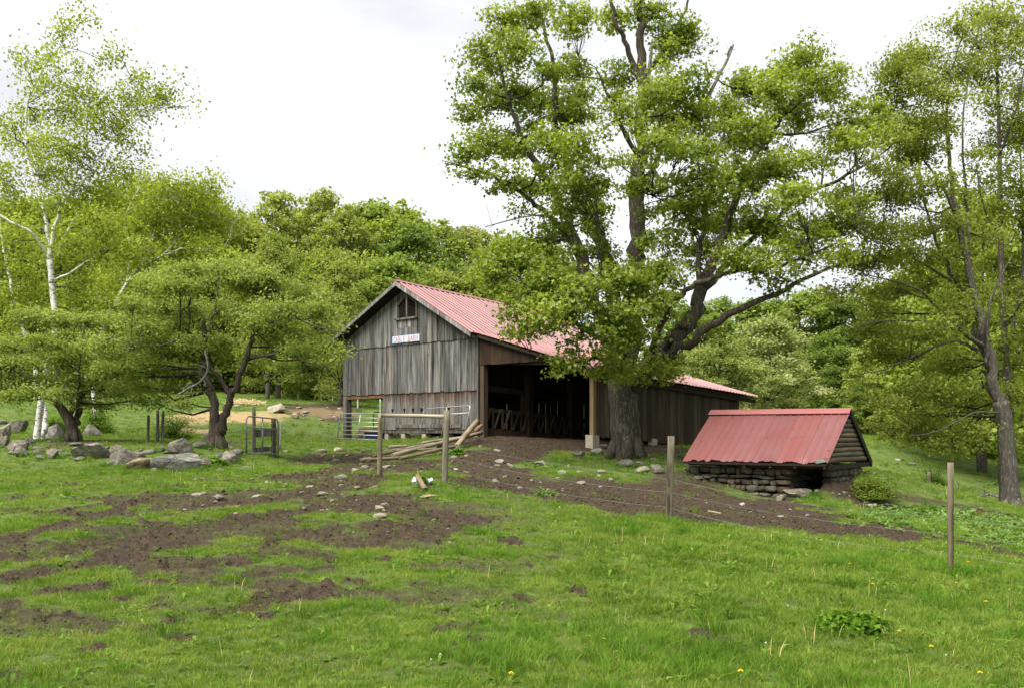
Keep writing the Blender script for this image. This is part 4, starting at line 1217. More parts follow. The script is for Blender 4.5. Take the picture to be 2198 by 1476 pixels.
BIRCH_C = [(190, 30, 20, 22), (150, 45, 32, 20), (140, 75, 36, 18), (60, 110, 26, 14), (92, 130, 36, 22), (122, 140, 28, 18), (250, 112, 22, 10), (225, 126, 22, 13), (172, 150, 32, 18), (60, 150, 26, 26), (60, 186, 22, 18), (120, 190, 46, 24), (170, 182, 36, 24), (202, 212, 32, 22),
           (290, 172, 30, 18), (330, 182, 36, 20), (370, 188, 22, 14), (408, 216, 16, 12), (290, 212, 40, 24), (340, 222, 30, 18), (320, 258, 32, 20), (250, 242, 36, 26), (140, 242, 55, 30), (80, 252, 40, 30), (30, 262, 32, 30), (190, 272, 46, 30), (250, 292, 46, 26), (290, 312, 36, 20),
           (120, 312, 55, 36), (50, 322, 46, 36), (190, 342, 55, 36), (260, 352, 46, 28), (20, 382, 36, 36), (100, 382, 55, 36), (170, 412, 55, 36), (240, 412, 46, 32), (40, 442, 46, 36), (120, 452, 50, 34), (210, 472, 55, 36), (30, 522, 46, 36), (165, 530, 50, 34), (60, 592, 46, 36, .8), (20, 642, 36, 36, .8), (165, 612, 46, 30, .5), (232, 542, 46, 36), (70, 660, 40, 30, 1), (150, 660, 40, 26, 1), (25, 712, 30, 26, 1), (-10, 560, 30, 30), (10, 470, 30, 30)]
hero_tree('birch_tree', 'tall white barked birch at the left edge reaching towards the sky', 30.0, BIRCH_L, BIRCH_C, M['birch_leaf'], M['birch_bark'], M['grey_bark'], .10, 202, KITE, thin=.66,
          tuft_d=12.0, leaves_per=52, tuft_r=.25, dep=1.8, flat=.9, up=.2, twig_r=.006, soft=1.15)
BIRCH2_L = [[(205, 900, 0, 20), (200, 800, 0, 18), (218, 715, 0, 16), (285, 590, 0, 14), (350, 548, 0, 12), (385, 505, 0, 9), (420, 460, .2, 6), (462, 395, .3, 3)],
            [(345, 552, 0, 8), (400, 532, -.3, 7), (450, 538, -.4, 5), (490, 530, -.4, 3)],
            [(270, 615, 0, 8), (280, 540, .3, 7), (268, 470, .4, 5), (300, 400, .5, 3)],
            [(300, 585, 0, 7), (330, 500, .4, 6), (350, 430, .5, 4), (372, 385, .5, 2)]]
BIRCH2_C = [(300, 400, 46, 28), (352, 402, 46, 30), (402, 422, 46, 30), (450, 412, 30, 26), (462, 388, 12, 14), (330, 462, 55, 36), (402, 482, 55, 36), (462, 462, 46, 32), (282, 482, 46, 36), (302, 540, 55, 30), (382, 542, 50, 26), (452, 532, 46, 24), (500, 482, 36, 26), (252, 602, 46, 36), (240, 500, 36, 36), (215, 640, 40, 30), (330, 580, 40, 24)]
hero_tree('birch_tree', 'leaning birch with bare white branches rising behind the spreading hawthorn', 37.0, BIRCH2_L, BIRCH2_C, M['birch_leaf'], M['birch_bark'], M['birch_bark'], .12, 203, KITE, thin=.45,
          tuft_d=13.0, leaves_per=50, tuft_r=.34, dep=1.6, flat=.9, up=.25, twig_r=.008)

# --- hawthorns on the rocky bank
H1_L = [[(466, 965, 0, 52), (464, 930, 0, 44), (462, 905, 0, 34)],
        [(462, 925, 0, 32), (456, 865, 0, 26), (438, 800, .1, 21), (434, 750, .2, 17), (440, 700, .3, 13), (424, 655, .4, 8), (395, 620, .4, 4)],
        [(474, 930, 0, 30), (490, 875, -.1, 24), (510, 820, -.2, 19), (526, 770, -.3, 15), (548, 705, -.4, 11), (578, 660, -.4, 7), (600, 620, -.4, 3)],
        [(496, 860, .2, 16), (480, 825, .5, 14), (452, 785, .8, 12), (446, 720, .9, 10), (462, 660, .9, 7), (470, 600, .9, 3)],
        [(437, 770, -.2, 11), (402, 722, -.8, 8), (345, 742, -1.3, 5), (285, 738, -1.6, 3), (230, 730, -1.8, 2)],
        [(524, 775, -.2, 11), (600, 758, -.9, 7), (660, 778, -1.3, 4.5), (715, 790, -1.5, 2)],
        [(546, 710, -.4, 9), (620, 682, -.9, 6), (690, 705, -1.3, 4), (750, 715, -1.5, 2)],
        [(436, 740, .3, 9), (380, 690, 1.0, 6), (330, 660, 1.3, 4), (290, 640, 1.4, 2)],
        [(540, 720, .1, 9), (570, 640, 1.0, 6), (640, 610, 1.3, 3)]]
H1_C = [(400, 577, 46, 14), (458, 572, 44, 13), (350, 592, 36, 14), (520, 592, 48, 15), (580, 597, 40, 13), (330, 617, 44, 15), (390, 612, 48, 16), (450, 612, 48, 16), (520, 627, 48, 16), (590, 622, 48, 16), (640, 632, 40, 13), (682, 642, 28, 10),
        (290, 652, 40, 13), (340, 657, 44, 15), (400, 657, 44, 14), (470, 662, 44, 14), (540, 662, 48, 16), (610, 662, 48, 16), (670, 672, 40, 13), (705, 662, 22, 9), (260, 692, 40, 13), (310, 702, 44, 15), (370, 702, 44, 13), (600, 702, 48, 14), (660, 712, 44, 14), (698, 702, 30, 11), (540, 697, 34, 12),
        (220, 737, 40, 13), (280, 742, 44, 13), (340, 737, 44, 13), (400, 732, 32, 10), (640, 747, 44, 13), (690, 742, 36, 12), (590, 742, 36, 12), (230, 787, 36, 13), (290, 787, 40, 13), (350, 792, 40, 13), (620, 787, 40, 11), (680, 792, 40, 11), (736, 757, 20, 6, -1.5, .7), (560, 780, 36, 10, .6, .6),
        (300, 830, 40, 11, None, .8), (380, 836, 36, 11), (640, 820, 36, 9, None, .6), (692, 835, 28, 8, None, .6), (400, 872, 24, 9, None, .8), (500, 730, 40, 12, .8), (460, 760, 34, 10, .9), (330, 860, 30, 8, None, .6), (560, 825, 30, 8, .8, .5)]
hero_tree('hawthorn_tree', 'spreading flat topped hawthorn with forked trunk beside the metal pasture gate', 26.0, H1_L, H1_C, M['hawthorn_leaf'], M['hawthorn_bark'], M['dark_bark'], .080, 301, KITE, thin=.72,
          tuft_d=46.0, leaves_per=78, tuft_r=.22, dep=2.3, flat=.45, ccen=(480, 700), chalf=(290, 170), up=.5, twig_r=.007,
          dead=[[(440, 752, -.5, 5), (446, 790, -.7, 4), (430, 818, -.8, 3.5), (405, 832, -.9, 3), (372, 852, -1, 2)]])
H2_L = [[(158, 945, 0, 42), (154, 915, 0, 34), (140, 888, 0, 28), (112, 850, -.1, 18), (84, 828, -.2, 10), (50, 800, -.4, 5)],
        [(160, 920, .1, 22), (170, 880, .2, 17), (182, 840, .3, 12), (228, 790, .4, 7), (262, 750, .4, 3)],
        [(150, 905, .2, 18), (155, 860, .5, 14), (120, 790, .7, 9), (100, 730, .7, 5), (80, 690, .7, 3)],
        [(165, 890, .1, 12), (168, 820, -.6, 8), (172, 760, -.8, 5), (180, 700, -.9, 3)]]
H2_C = [(60, 690, 44, 15), (120, 682, 44, 15), (180, 692, 44, 15), (238, 702, 36, 12), (30, 732, 40, 14), (90, 732, 44, 15), (150, 727, 44, 15), (210, 742, 44, 14), (268, 752, 36, 12), (20, 777, 36, 14), (70, 777, 44, 14), (130, 772, 44, 15), (190, 782, 44, 14), (250, 792, 40, 12), (40, 817, 40, 12), (100, 817, 44, 12), (160, 817, 44, 13), (220, 827, 44, 12), (280, 832, 36, 11), (20, 850, 32, 10), (70, 850, 40, 9), (200, 858, 44, 9), (258, 855, 40, 9), (315, 862, 36, 7), (130, 845, 44, 10), (-20, 800, 36, 16), (-20, 840, 36, 12), (-15, 750, 30, 14)]
hero_tree('hawthorn_tree', 'low dense hawthorn over the boulders beside the birch trunks', 27.5, H2_L, H2_C, M['hawthorn_leaf'], M['hawthorn_bark'], M['dark_bark'], .080, 302, KITE, thin=.72,
          tuft_d=46.0, leaves_per=78, tuft_r=.22, dep=2.0, flat=.45, up=.5, twig_r=.007)

# --- tall maples at the right edge
R1_L = [[(2168, 1112, 0, 74), (2167, 1080, 0, 60), (2163, 1000, 0, 52), (2158, 920, 0, 48), (2146, 860, 0, 44)],
        [(2150, 880, 0, 36), (2122, 770, 0, 30), (2104, 690, 0, 25), (2085, 600, .1, 20), (2060, 500, .2, 17), (2044, 400, .2, 13), (2034, 300, .3, 10), (2034, 200, .3, 7), (2055, 110, .3, 4), (2075, 50, .3, 2)],
        [(2124, 775, .2, 20), (2082, 690, .5, 15), (2050, 600, .8, 12), (2010, 520, 1.0, 9), (1985, 440, 1.1, 7), (1972, 350, 1.2, 5), (1958, 250, 1.2, 3)],
        [(2110, 745, -.2, 15), (2062, 708, -.8, 12), (2012, 660, -1.2, 9), (1970, 620, -1.5, 6), (1900, 600, -1.8, 4), (1840, 585, -2, 2)],
        [(2096, 750, -.1, 11), (2042, 733, -.9, 9), (1950, 770, -1.6, 6), (1900, 792, -1.9, 4), (1845, 802, -2.1, 2)],
        [(2060, 708, -.7, 9), (1990, 690, -1.4, 7), (1920, 688, -2.0, 5), (1838, 698, -2.4, 2)],
        [(2120, 790, -.1, 14), (2121, 700, -.3, 10), (2126, 645, -.4, 8), (2145, 600, -.4, 5), (2172, 550, -.4, 3)],
        [(2145, 885, -.3, 7), (2085, 888, -1.4, 5), (2010, 925, -2.2, 3), (1950, 935, -2.5, 2)],
        [(2050, 460, .2, 9), (2010, 380, -.4, 7), (1960, 310, -.8, 5), (1920, 220, -1, 3)],
        [(2088, 610, .2, 11), (2078, 500, .6, 9), (2070, 380, .8, 7), (2066, 260, .8, 5), (2080, 160, .8, 3)],
        [(2090, 640, 0, 10), (2020, 590, 1.2, 8), (1930, 540, 1.9, 5), (1860, 510, 2.2, 3)]]
R1_C = [(2040, 62, 32, 20), (2000, 90, 36, 22), (1962, 112, 36, 22), (1930, 132, 32, 20), (2050, 132, 30, 28), (1990, 162, 40, 24), (1940, 182, 40, 24), (1900, 152, 30, 20), (2022, 212, 36, 24), (1962, 232, 40, 24), (1912, 232, 36, 24), (2032, 272, 30, 24), (1982, 292, 40, 24), (1932, 292, 36, 22), (1892, 302, 36, 20),
        (2012, 342, 36, 24), (1962, 352, 40, 24), (1922, 372, 40, 20), (1882, 372, 36, 18), (2002, 412, 40, 24), (1942, 422, 40, 22), (1892, 432, 40, 18), (1842, 432, 36, 16), (1802, 422, 30, 14), (2022, 472, 36, 24), (1962, 492, 44, 24), (1902, 492, 44, 20), (1852, 492, 40, 18), (1812, 502, 30, 16),
        (1992, 542, 44, 22), (1932, 560, 48, 20), (1872, 552, 44, 18), (1832, 562, 36, 16), (2042, 562, 36, 22), (1982, 612, 44, 20), (1922, 632, 48, 18), (1872, 642, 40, 16), (2042, 632, 36, 20), (1962, 692, 48, 18), (1902, 702, 44, 18), (2022, 700, 36, 20), (1852, 722, 36, 15),
        (1992, 762, 44, 20), (1932, 772, 48, 18), (1882, 792, 40, 16), (2052, 782, 36, 22), (2002, 832, 48, 20), (1942, 842, 48, 18), (1892, 852, 36, 15), (2062, 852, 36, 22), (2012, 902, 48, 18), (1952, 912, 42, 15), (2082, 922, 36, 18), (1902, 912, 34, 12), (2050, 955, 44, 12), (1990, 955, 40, 10),
        (1800, 560, 30, 14, None, .7), (1820, 620, 36, 14, None, .8), (2090, 700, 34, 20, .5), (2100, 600, 30, 22, .6), (2090, 500, 26, 22, .7, .8), (2075, 420, 22, 22, .7, .7), (2080, 330, 20, 22, .7, .7)]
hero_tree('maple_tree', 'tall open maple with thick forked trunk at the right edge, branches sweeping over the shed', 31.0, R1_L, R1_C, M['olive_leaf'], M['grey_bark'], M['dark_bark'], .105, 401, KITE, thin=.72,
          tuft_d=22.0, leaves_per=70, tuft_r=.30, soft=1.4, jitpx=16, dep=2.8, flat=.45, ccen=(1970, 520), chalf=(240, 520), up=.45, twig_r=.009)
R2_L = [[(2185, 1085, 0, 26), (2172, 1000, 0, 24), (2166, 900, 0, 22), (2160, 780, 0, 20), (2152, 650, 0, 18), (2148, 500, 0, 15), (2145, 300, .1, 11), (2140, 150, .1, 7), (2132, 40, .1, 4), (2128, -20, 0, 2)],
        [(2158, 760, 0, 11), (2185, 650, .6, 9), (2195, 520, .9, 7), (2192, 380, 1, 5), (2185, 200, 1, 3)],
        [(2149, 520, 0, 9), (2110, 440, -.8, 6), (2095, 350, -1, 4)], [(2146, 330, 0, 8), (2180, 240, -.6, 5), (2200, 140, -.8, 3)], [(2155, 700, 0, 9), (2200, 640, -.8, 6)]]
R2_C = [(2150, 40, 50, 32), (2110, 90, 42, 28), (2172, 112, 42, 32), (2120, 162, 42, 28), (2182, 182, 36, 32), (2112, 232, 36, 28), (2162, 252, 42, 28), (2192, 302, 36, 32), (2122, 312, 34, 24), (2162, 362, 36, 28), (2112, 392, 32, 20), (2192, 402, 36, 28), (2152, 442, 36, 24), (2192, 482, 36, 32), (2112, 482, 30, 20), (2172, 542, 36, 28), (2122, 562, 28, 24), (2192, 602, 36, 32), (2142, 642, 34, 24), (2192, 702, 36, 32), (2182, 782, 36, 28), (2192, 852, 28, 32), (2152, 722, 30, 24), (2188, 930, 24, 22), (2100, 20, 36, 24), (2190, 60, 36, 32), (2215, 250, 36, 40), (2215, 450, 36, 40), (2215, 650, 36, 40)]
hero_tree('maple_tree', 'slender straight maple trunk standing close behind the thick right edge maple', 35.0, R2_L, R2_C, M['olive_leaf'], M['grey_bark'], M['dark_bark'], .115, 402, KITE, thin=.75,
          tuft_d=14.0, leaves_per=56, tuft_r=.32, soft=1.25, jitpx=10, dep=2.0, flat=.5, up=.45)

# --- woodland: prototypes copied tree by tree
def proto_tree(seed, H, W, leafsize, nclump, leaves_per, low=.22, shape=SPRAY, wispy=1.0):
    rng = np.random.default_rng(seed)
    mb = MB()
    tr = [np.array([0, 0, -.3]), np.array([rng.normal() * .1, rng.normal() * .1, H * .3]), np.array([rng.normal() * .3, rng.normal() * .3, H * .6]), np.array([rng.normal() * .4, rng.normal() * .4, H * .93])]
    r0 = H * .016
    cur = catmull([np.r_[p, r] for p, r in zip(tr, (r0 * 1.25, r0, r0 * .6, r0 * .12))], 4)
    mb.tube([c[:3] for c in cur], [c[3] for c in cur], 8, True, .06, rng)
    ta, tb, ra, rb = [], [], [], []
    LC, LN, LT = [], [], []
    for i in range(nclump):
        t = low + (1 - low) * (i + rng.random()) / nclump
        prof = math.sin(math.pi * min(1, (t - low) / (1 - low) * .82 + .16)) ** .7
        a = rng.uniform(0, 2 * math.pi)
        rr = W / 2 * prof * math.sqrt(rng.random()) * 1.0
        c = np.array([math.cos(a) * rr, math.sin(a) * rr, H * t * .97])
        src = np.array([0, 0, max(H * .15, c[2] - rr * .9 - H * .05)])
        mid = (src + c) / 2 + rng.normal(size=3) * .25
        ta += [src, mid]; tb += [mid, c]; ra += [.05, .035]; rb += [.035, .015]
        cr = W * rng.uniform(.10, .17)
        nt_ = 7
        q = rng.normal(size=(nt_, 3)); q /= np.linalg.norm(q, axis=1, keepdims=True)
        T = c + q * rng.random((nt_, 1)) ** .4 * np.array([cr, cr, cr * .62])
        for a_ in range(nt_):
            ta.append(c); tb.append(T[a_]); ra.append(.014); rb.append(.006)
            nl = int(leaves_per * rng.uniform(.6, 1.4))
            o = rng.normal(size=(nl, 3)) * np.array([.42, .42, .24]) * cr * .62
            LC.append(T[a_] + o)
            LN.append(np.array([0, 0, .5]) + (T[a_] - c) / cr * .4 + rng.normal(size=(nl, 3)) * .5)
            LT.append(np.clip(.42 + rng.normal() * .12 + rng.normal(size=nl) * .15 + .2 * o[:, 2] / cr, 0, 1))  # tint rises with height in the tuft, imitating light from above
    V, q = prisms(np.array(ta), np.array(tb), np.array(ra), np.array(rb))
    tm = mb.mesh('trunk', smooth=True)
    bm_ = mesh_np('branches', V, [q], smooth=True)
    C = np.concatenate(LC); Nn = np.concatenate(LN); T = np.concatenate(LT)
    lm = leafcloud(C, Nn, leafsize * rng.uniform(.6, 1.3, len(C)), T, rng, shape, (0, 0, 0))
    tm.materials.append(M['grey_bark']); bm_.materials.append(M['dark_bark']); lm.materials.append(M['forest_leaf'])
    return tm, bm_, lm, H
PROTO = [proto_tree(1, 15, 9, .28, 54, 26, .20), proto_tree(2, 17, 8.5, .27, 48, 22, .30), proto_tree(3, 14, 10, .30, 66, 26, .10), proto_tree(4, 16, 8, .25, 42, 20, .32), proto_tree(5, 12, 10, .26, 80, 30, .05)]
def plant_tree(name, label, kind, px, top, depth, color, group, wide=1.0, base=None):
    x = (px - CX) / FPX * depth
    zb_ = gz(x, depth) - .1 if base is None else CAMZ + (HY - base) / FPX * depth
    zt = CAMZ + (HY - top) / FPX * depth
    tm, bm_, lm, H = PROTO[kind]
    s = max((zt - zb_) / H, .2)
    r = empty(name, (x, depth, zb_), random.uniform(0, 6.28))
    r.scale = (s * wide, s * wide, s)
    tag(r, label, 'tree', group)
    for nm, me in (('trunk', tm), ('branches', bm_), ('crown', lm)):
        link(nm, me, None, r, color=color)
    return r
YEL, GRN, DGRN, TAN, OLV, LIM = (1.1, 1.06, 1.1), (.86, .96, .88), (.60, .72, .66), (1.1, 1.04, 1.5), (1.0, .98, .98), (1.0, 1.06, .85)
GL = 'woodland trees on the rise behind the barn'
wood_left = [(505, 455, 80, 0, OLV), (590, 404, 86, 1, YEL), (640, 440, 92, 3, TAN), (690, 408, 90, 1, YEL), (735, 450, 84, 0, OLV), (775, 428, 92, 2, GRN), (820, 445, 95, 1, LIM), (862, 442, 90, 0, LIM), (900, 478, 84, 2, DGRN), (935, 482, 90, 0, GRN), (968, 478, 98, 3, TAN), (1010, 480, 100, 1, TAN), (1050, 492, 98, 3, YEL), (1095, 500, 96, 0, GRN), (1150, 510, 98, 2, GRN),
             (545, 470, 76, 2, OLV), (620, 540, 72, 4, OLV), (670, 560, 70, 0, LIM), (725, 545, 72, 4, OLV), (780, 550, 74, 2, YEL), (835, 560, 72, 4, GRN), (890, 570, 76, 0, GRN), (950, 575, 78, 2, OLV), (1010, 600, 80, 4, YEL), (560, 600, 66, 4, OLV), (700, 640, 64, 4, OLV), (765, 640, 68, 4, GRN), (640, 660, 63, 4, LIM),
             (455, 420, 78, 1, LIM), (410, 405, 82, 0, YEL), (360, 395, 85, 2, LIM), (300, 385, 84, 1, OLV), (240, 400, 82, 0, GRN), (180, 420, 80, 2, LIM), (120, 430, 84, 0, GRN), (50, 420, 84, 2, LIM), (-20, 430, 84, 0, GRN), (480, 540, 68, 4, LIM), (420, 560, 66, 2, GRN), (350, 560, 66, 4, LIM), (280, 580, 64, 0, GRN), (210, 590, 62, 4, LIM), (140, 600, 62, 2, GRN), (70, 610, 60, 4, LIM), (0, 610, 60, 0, GRN)]
def shade(colr, a, b):
    t = random.uniform(a, b)
    return tuple(c * t for c in colr)
def wood_label(px, top, colr):
    """look and place of a woodland tree that does not stand on the skyline"""
    tint = {YEL: 'yellow green', GRN: 'mid green', DGRN: 'dark green', TAN: 'pale tan', OLV: 'olive', LIM: 'lime green'}[colr]
    size = 'tall' if top < 520 else 'middle sized' if top < 640 else 'low bushy'
    for lim, place in ((-1, 'cut by the left picture edge'), (65, 'at the left picture edge'), (130, 'behind the birch fork'), (200, 'right behind the birch trunk'), (260, 'between birch and hawthorn'), (330, 'behind the hawthorn\'s left arm'), (440, 'behind the hawthorn top'), (500, 'above the hawthorn fork'), (590, 'behind the hawthorn\'s right arm'),
                       (660, 'right of the hawthorn top'), (710, 'above the hawthorn\'s right tips'), (770, 'above the left barn eave'), (850, 'left of the gable peak'), (900, 'behind the gable peak'), (960, 'behind the start of the barn ridge'), (1020, 'behind the middle of the visible ridge'), (1300, 'behind the big maple\'s left side'),
                       (1460, 'behind the maple fork'), (1520, 'behind the scruffy tree'), (1580, 'left above the willow'), (1700, 'right behind the willow'), (1745, 'right of the willow'), (1780, 'above the shed ridge middle'), (1805, 'low above the shed ridge'), (1835, 'above the shed gable'), (1855, 'at the shed gable tip'), (1880, 'just right of the shed gable'), (1910, 'above the right field edge'),
                       (1935, 'over the pale field boulders'), (1965, 'behind the sweeping maple boughs'), (2000, 'above the round field bush'), (2030, 'low beside the round field bush'), (2070, 'behind the right fence post'), (2100, 'left of the right edge trunk'), (2130, 'behind the right edge trunk'), (2180, 'beside the slender trunk'), (9999, 'at the right picture edge')):
        if px <= lim:
            return '%s %s woodland tree %s' % (size, tint, place)
SKY_L = {505: 'olive green tree on the skyline at the right end of the birches', 590: 'pale yellow airy tree, tallest on the skyline above the hawthorn', 690: 'yellow green tree forming the right one of the two tallest skyline trees',
         735: 'olive tree below the dip of the skyline left of the gable peak', 775: 'fresh green tree on the skyline left of the gable peak', 820: 'lime green tree on the skyline up and left of the gable peak', 862: 'lime green tree on the skyline directly above the gable peak',
         900: 'dark green tree right above the barn ridge start', 935: 'mid green tree on the skyline above the middle of the visible ridge', 968: 'tan tree left of the palest skyline tree above the barn roof', 1010: 'palest tan skyline tree above the barn roof', 1050: 'yellowish skyline tree touching the left tips of the big maple',
         1095: 'green treetop showing behind the left tips of the big maple', 300: 'olive treetop on the skyline left of the bare twigs', 360: 'lime green treetop on the skyline right of the bare twigs', 410: 'yellow green treetop on the skyline behind the leaning birch'}
for px, top, dep_, kd, colr in wood_left:
    plant_tree('woodland_tree', SKY_L.get(px) or wood_label(px, top, colr), kd, px, top, dep_ + random.uniform(-1.5, 1.5), shade(colr, .93, 1.07), GL, random.uniform(.85, 1.15))
GR = 'woodland trees beyond the field'
wood_right = [(1440, 640, 88, 0, GRN), (1500, 650, 92, 2, GRN), (1555, 640, 96, 0, DGRN), (1610, 640, 92, 2, GRN), (1665, 640, 98, 0, DGRN), (1715, 622, 92, 2, GRN), (1765, 625, 95, 0, LIM), (1815, 632, 90, 2, DGRN), (1865, 610, 92, 0, GRN), (1920, 600, 88, 2, GRN), (1975, 560, 84, 0, LIM), (2040, 540, 80, 2, GRN),
              (1770, 720, 78, 4, DGRN), (1820, 740, 74, 2, DGRN), (1790, 790, 72, 4, DGRN), (1860, 760, 70, 0, LIM), (1900, 720, 66, 2, OLV), (1850, 830, 66, 4, DGRN), (1940, 760, 60, 0, LIM), (1990, 740, 56, 2, LIM), (2050, 700, 58, 0, GRN), (2010, 820, 56, 4, LIM), (2110, 640, 60, 2, GRN), (2150, 780, 58, 4, GRN), (2200, 620, 62, 0, GRN), (1930, 840, 62, 4, OLV), (2090, 820, 60, 4, GRN), (1720, 800, 80, 4, DGRN)]
SKY_R = {1610: 'green treetop on the skyline above the rounded willow', 1665: 'dark green treetop on the skyline right above the rounded willow', 1715: 'green tree highest on the skyline right of the willow', 1765: 'lime green treetop on the skyline above the shed ridge', 1815: 'dark green treetop on the skyline above the right end of the shed ridge', 1865: 'green treetop where the skyline meets the right edge maple'}
for px, top, dep_, kd, colr in wood_right:
    plant_tree('woodland_tree', SKY_R.get(px) or wood_label(px, top, colr), kd, px, top, dep_ + random.uniform(-1, 1), shade(colr, .9, 1.06), GR, random.uniform(.95, 1.3))
plant_tree('maple_tree', 'bright green maple crown standing between the two right edge trunks', 2, 2110, 402, 48, LIM, None, .9)
plant_tree('willow_tree', 'rounded grey green willow standing just behind the lean-to end', 4, 1650, 688, 62, (1.2, 1.16, 1.9), None, 1.15)
plant_tree('apple_tree', 'grey green scruffy tree with pale bare branches directly behind the lean-to roof', 4, 1545, 725, 58, (1.0, 1.0, 1.2), None, 1.0)
plant_tree('yard_tree', 'shade tree with dark trunk behind the straw heap, nearer the hawthorn', 0, 574, 520, 58, OLV, None, .8)
plant_tree('yard_tree', 'shade tree with stout dark trunk right of the straw heap', 1, 597, 500, 59, GRN, None, .8)
plant_tree('yard_tree', 'tree with thick dark trunk beside the left barn corner', 2, 731, 560, 56, OLV, None, .7)

# bare treetop showing above the birch
def bare_tree():
    rng = np.random.default_rng(88)
    b = at(315, 520, 78)
    root = empty('bare_tree', b)
    tag(root, 'leafless grey twiggy treetop poking above the birches', 'tree')
    mb = MB()
    for k in range(16):
        a = rng.uniform(-1, 1)
        top = at(315 + a * 40 + rng.uniform(-8, 8), 352 + abs(a) * 26 + rng.uniform(0, 15), 78 + rng.uniform(-1, 1))
        mid = (Vector(b) + top) / 2 + Vector((rng.normal() * .2, 0, rng.normal() * .2))
        mb.tube([b, mid, top], [.06, .04, .012], 5)
        for j in range(4):
            s0 = mid.lerp(top, rng.uniform(.1, .9))
            mb.tube([s0, s0 + Vector((rng.normal() * .5, rng.normal() * .5, rng.uniform(.4, 1.1)))], [.02, .008], 4)
    mb.tube([Vector((b.x, b.y, gz(b.x, b.y))), b], [.25, .1], 8)
    mb.build('trunk', M['grey_bark'], root)
bare_tree()

# shrubs
def shrub(name, label, px, py, w, h, color, seed, dens=1.0, cat='shrub', depth=None):
    rng = np.random.default_rng(seed)
    g = gpt(px, py) if depth is None else Vector(((px - CX) / FPX * depth, depth, gz((px - CX) / FPX * depth, depth)))
    k = g.y / FPX
    W, Hh = w * k / 2, h * k
    root = empty(name, g)
    tag(root, label, cat)
    n = int(90 * dens)
    q = rng.normal(size=(n, 3)); q[:, 2] = np.abs(q[:, 2]); q /= np.linalg.norm(q, axis=1, keepdims=True)
    T = q * rng.random((n, 1)) ** .35 * np.array([W, W * .8, Hh]) * (1 + rng.normal(size=(n, 1)) * .12)
    V, f = prisms(np.zeros((n, 3)) + rng.normal(size=(n, 3)) * np.array([W * .15, W * .15, 0]), T, np.full(n, .012), np.full(n, .004))
    link('stem', mesh_np('stem', V, [f]), M['dark_bark'], root)
    C = np.concatenate([t + rng.normal(size=(42, 3)) * np.array([.2, .2, .14]) * W * .8 for t in T])
    C[:, 2] = np.abs(C[:, 2])
    me = leafcloud(C, np.array([0, 0, .8]) + C / W * .5 + rng.normal(size=C.shape) * .5, np.full(len(C), max(.05, W * .09)) * rng.uniform(.6, 1.3, len(C)), np.clip(.45 + rng.normal(size=len(C)) * .2 + .15 * (C[:, 2] / Hh - .5), 0, 1), rng, KITE, (0, 0, 0))  # paler towards the shrub top: light from above put into the tint
    link('foliage', me, M['shrub_leaf'], root, color=color)
    return root
shrub('shrub', 'low olive green shrub on the bank right of the shed', 1868, 1068, 105, 44, (1.5, 1.5, 1.1), 1)
shrub('shrub', 'dense round dark green bush behind the far fence post in the right field', 2005, 1040, 66, 66, (1.0, 1.3, .8), 2, depth=41.5)
shrub('shrub', 'yellow green bush behind the three grey fence posts on the left', 372, 940, 84, 56, (1.5, 1.7, 1.2), 3)
shrub('shrub', 'leafy bush behind the hawthorn trunk beside the boulders', 205, 928, 80, 50, (1.3, 1.6, 1.0), 4)
shrub('shrub', 'green bush under the birch behind the mossy boulders', 120, 930, 60, 45, (1.2, 1.5, 1.0), 5)
shrub('weed_clump', 'small leafy weed growing at the foot of the leaning log', 982, 975, 24, 16, (1.6, 2.2, 1.2), 6, .4, 'weed')
shrub('weed_clump', 'leafy weed between the leaning log and the barn wall', 1000, 932, 26, 14, (1.6, 2.2, 1.2), 7, .4, 'weed')
shrub('weed_clump', 'leafy weed patch at the foot of the shed stone wall', 1536, 1024, 18, 12, (2.0, 2.6, 1.2), 8, .3, 'weed')
shrub('weed_clump', 'broad weed sprouting behind the fallen short post', 908, 1040, 26, 18, (1.6, 2.4, 1.2), 9, .3, 'weed')
shrub('weed_clump', 'leafy weed among the stones left of the hawthorn foot', 465, 1000, 40, 18, (1.5, 2.0, 1.2), 10, .5, 'weed')

shrub('weed_clump', 'broad patch of dark green dock leaves low in the right foreground grass', 1825, 1352, 140, 26, (.85, 1.25, .6), 13, 1.0, 'weed')
# ------------------------------------------------------------------ rocks
def rock_mesh(seed, sub=3, cuts=16, rough=.035):
    import bmesh
    rng = np.random.default_rng(seed)
    bm = bmesh.new()
    bmesh.ops.create_icosphere(bm, subdivisions=sub, radius=1)
    co = np.array([v.co[:] for v in bm.verts])
    for _ in range(cuts):
        n = rng.normal(size=3); n /= np.linalg.norm(n)
        d = rng.uniform(.38, .80)
        s = co @ n - d
        co = co - np.clip(s, 0, None)[:, None] * n * .92
    for o in range(3):
        f = 1.6 * 2 ** o
        ph = rng.uniform(0, 6, 3)
        w = np.sin(co[:, 0] * f + ph[0]) * np.sin(co[:, 1] * f * 1.1 + ph[1]) + np.sin(co[:, 2] * f * 1.3 + ph[2]) * .6
        co = co * (1 + w[:, None] * rough / 2 ** o)
    mx = np.abs(co).max(0)
    co = co / mx
    for v, c in zip(bm.verts, co): v.co = c
    me = bpy.data.meshes.new('rock')
    bm.to_mesh(me); bm.free()
    me.polygons.foreach_set('use_smooth', [True] * len(me.polygons))
    try: me.set_sharp_from_angle(angle=math.radians(24))
    except Exception: pass
    return me
ROCKS = []
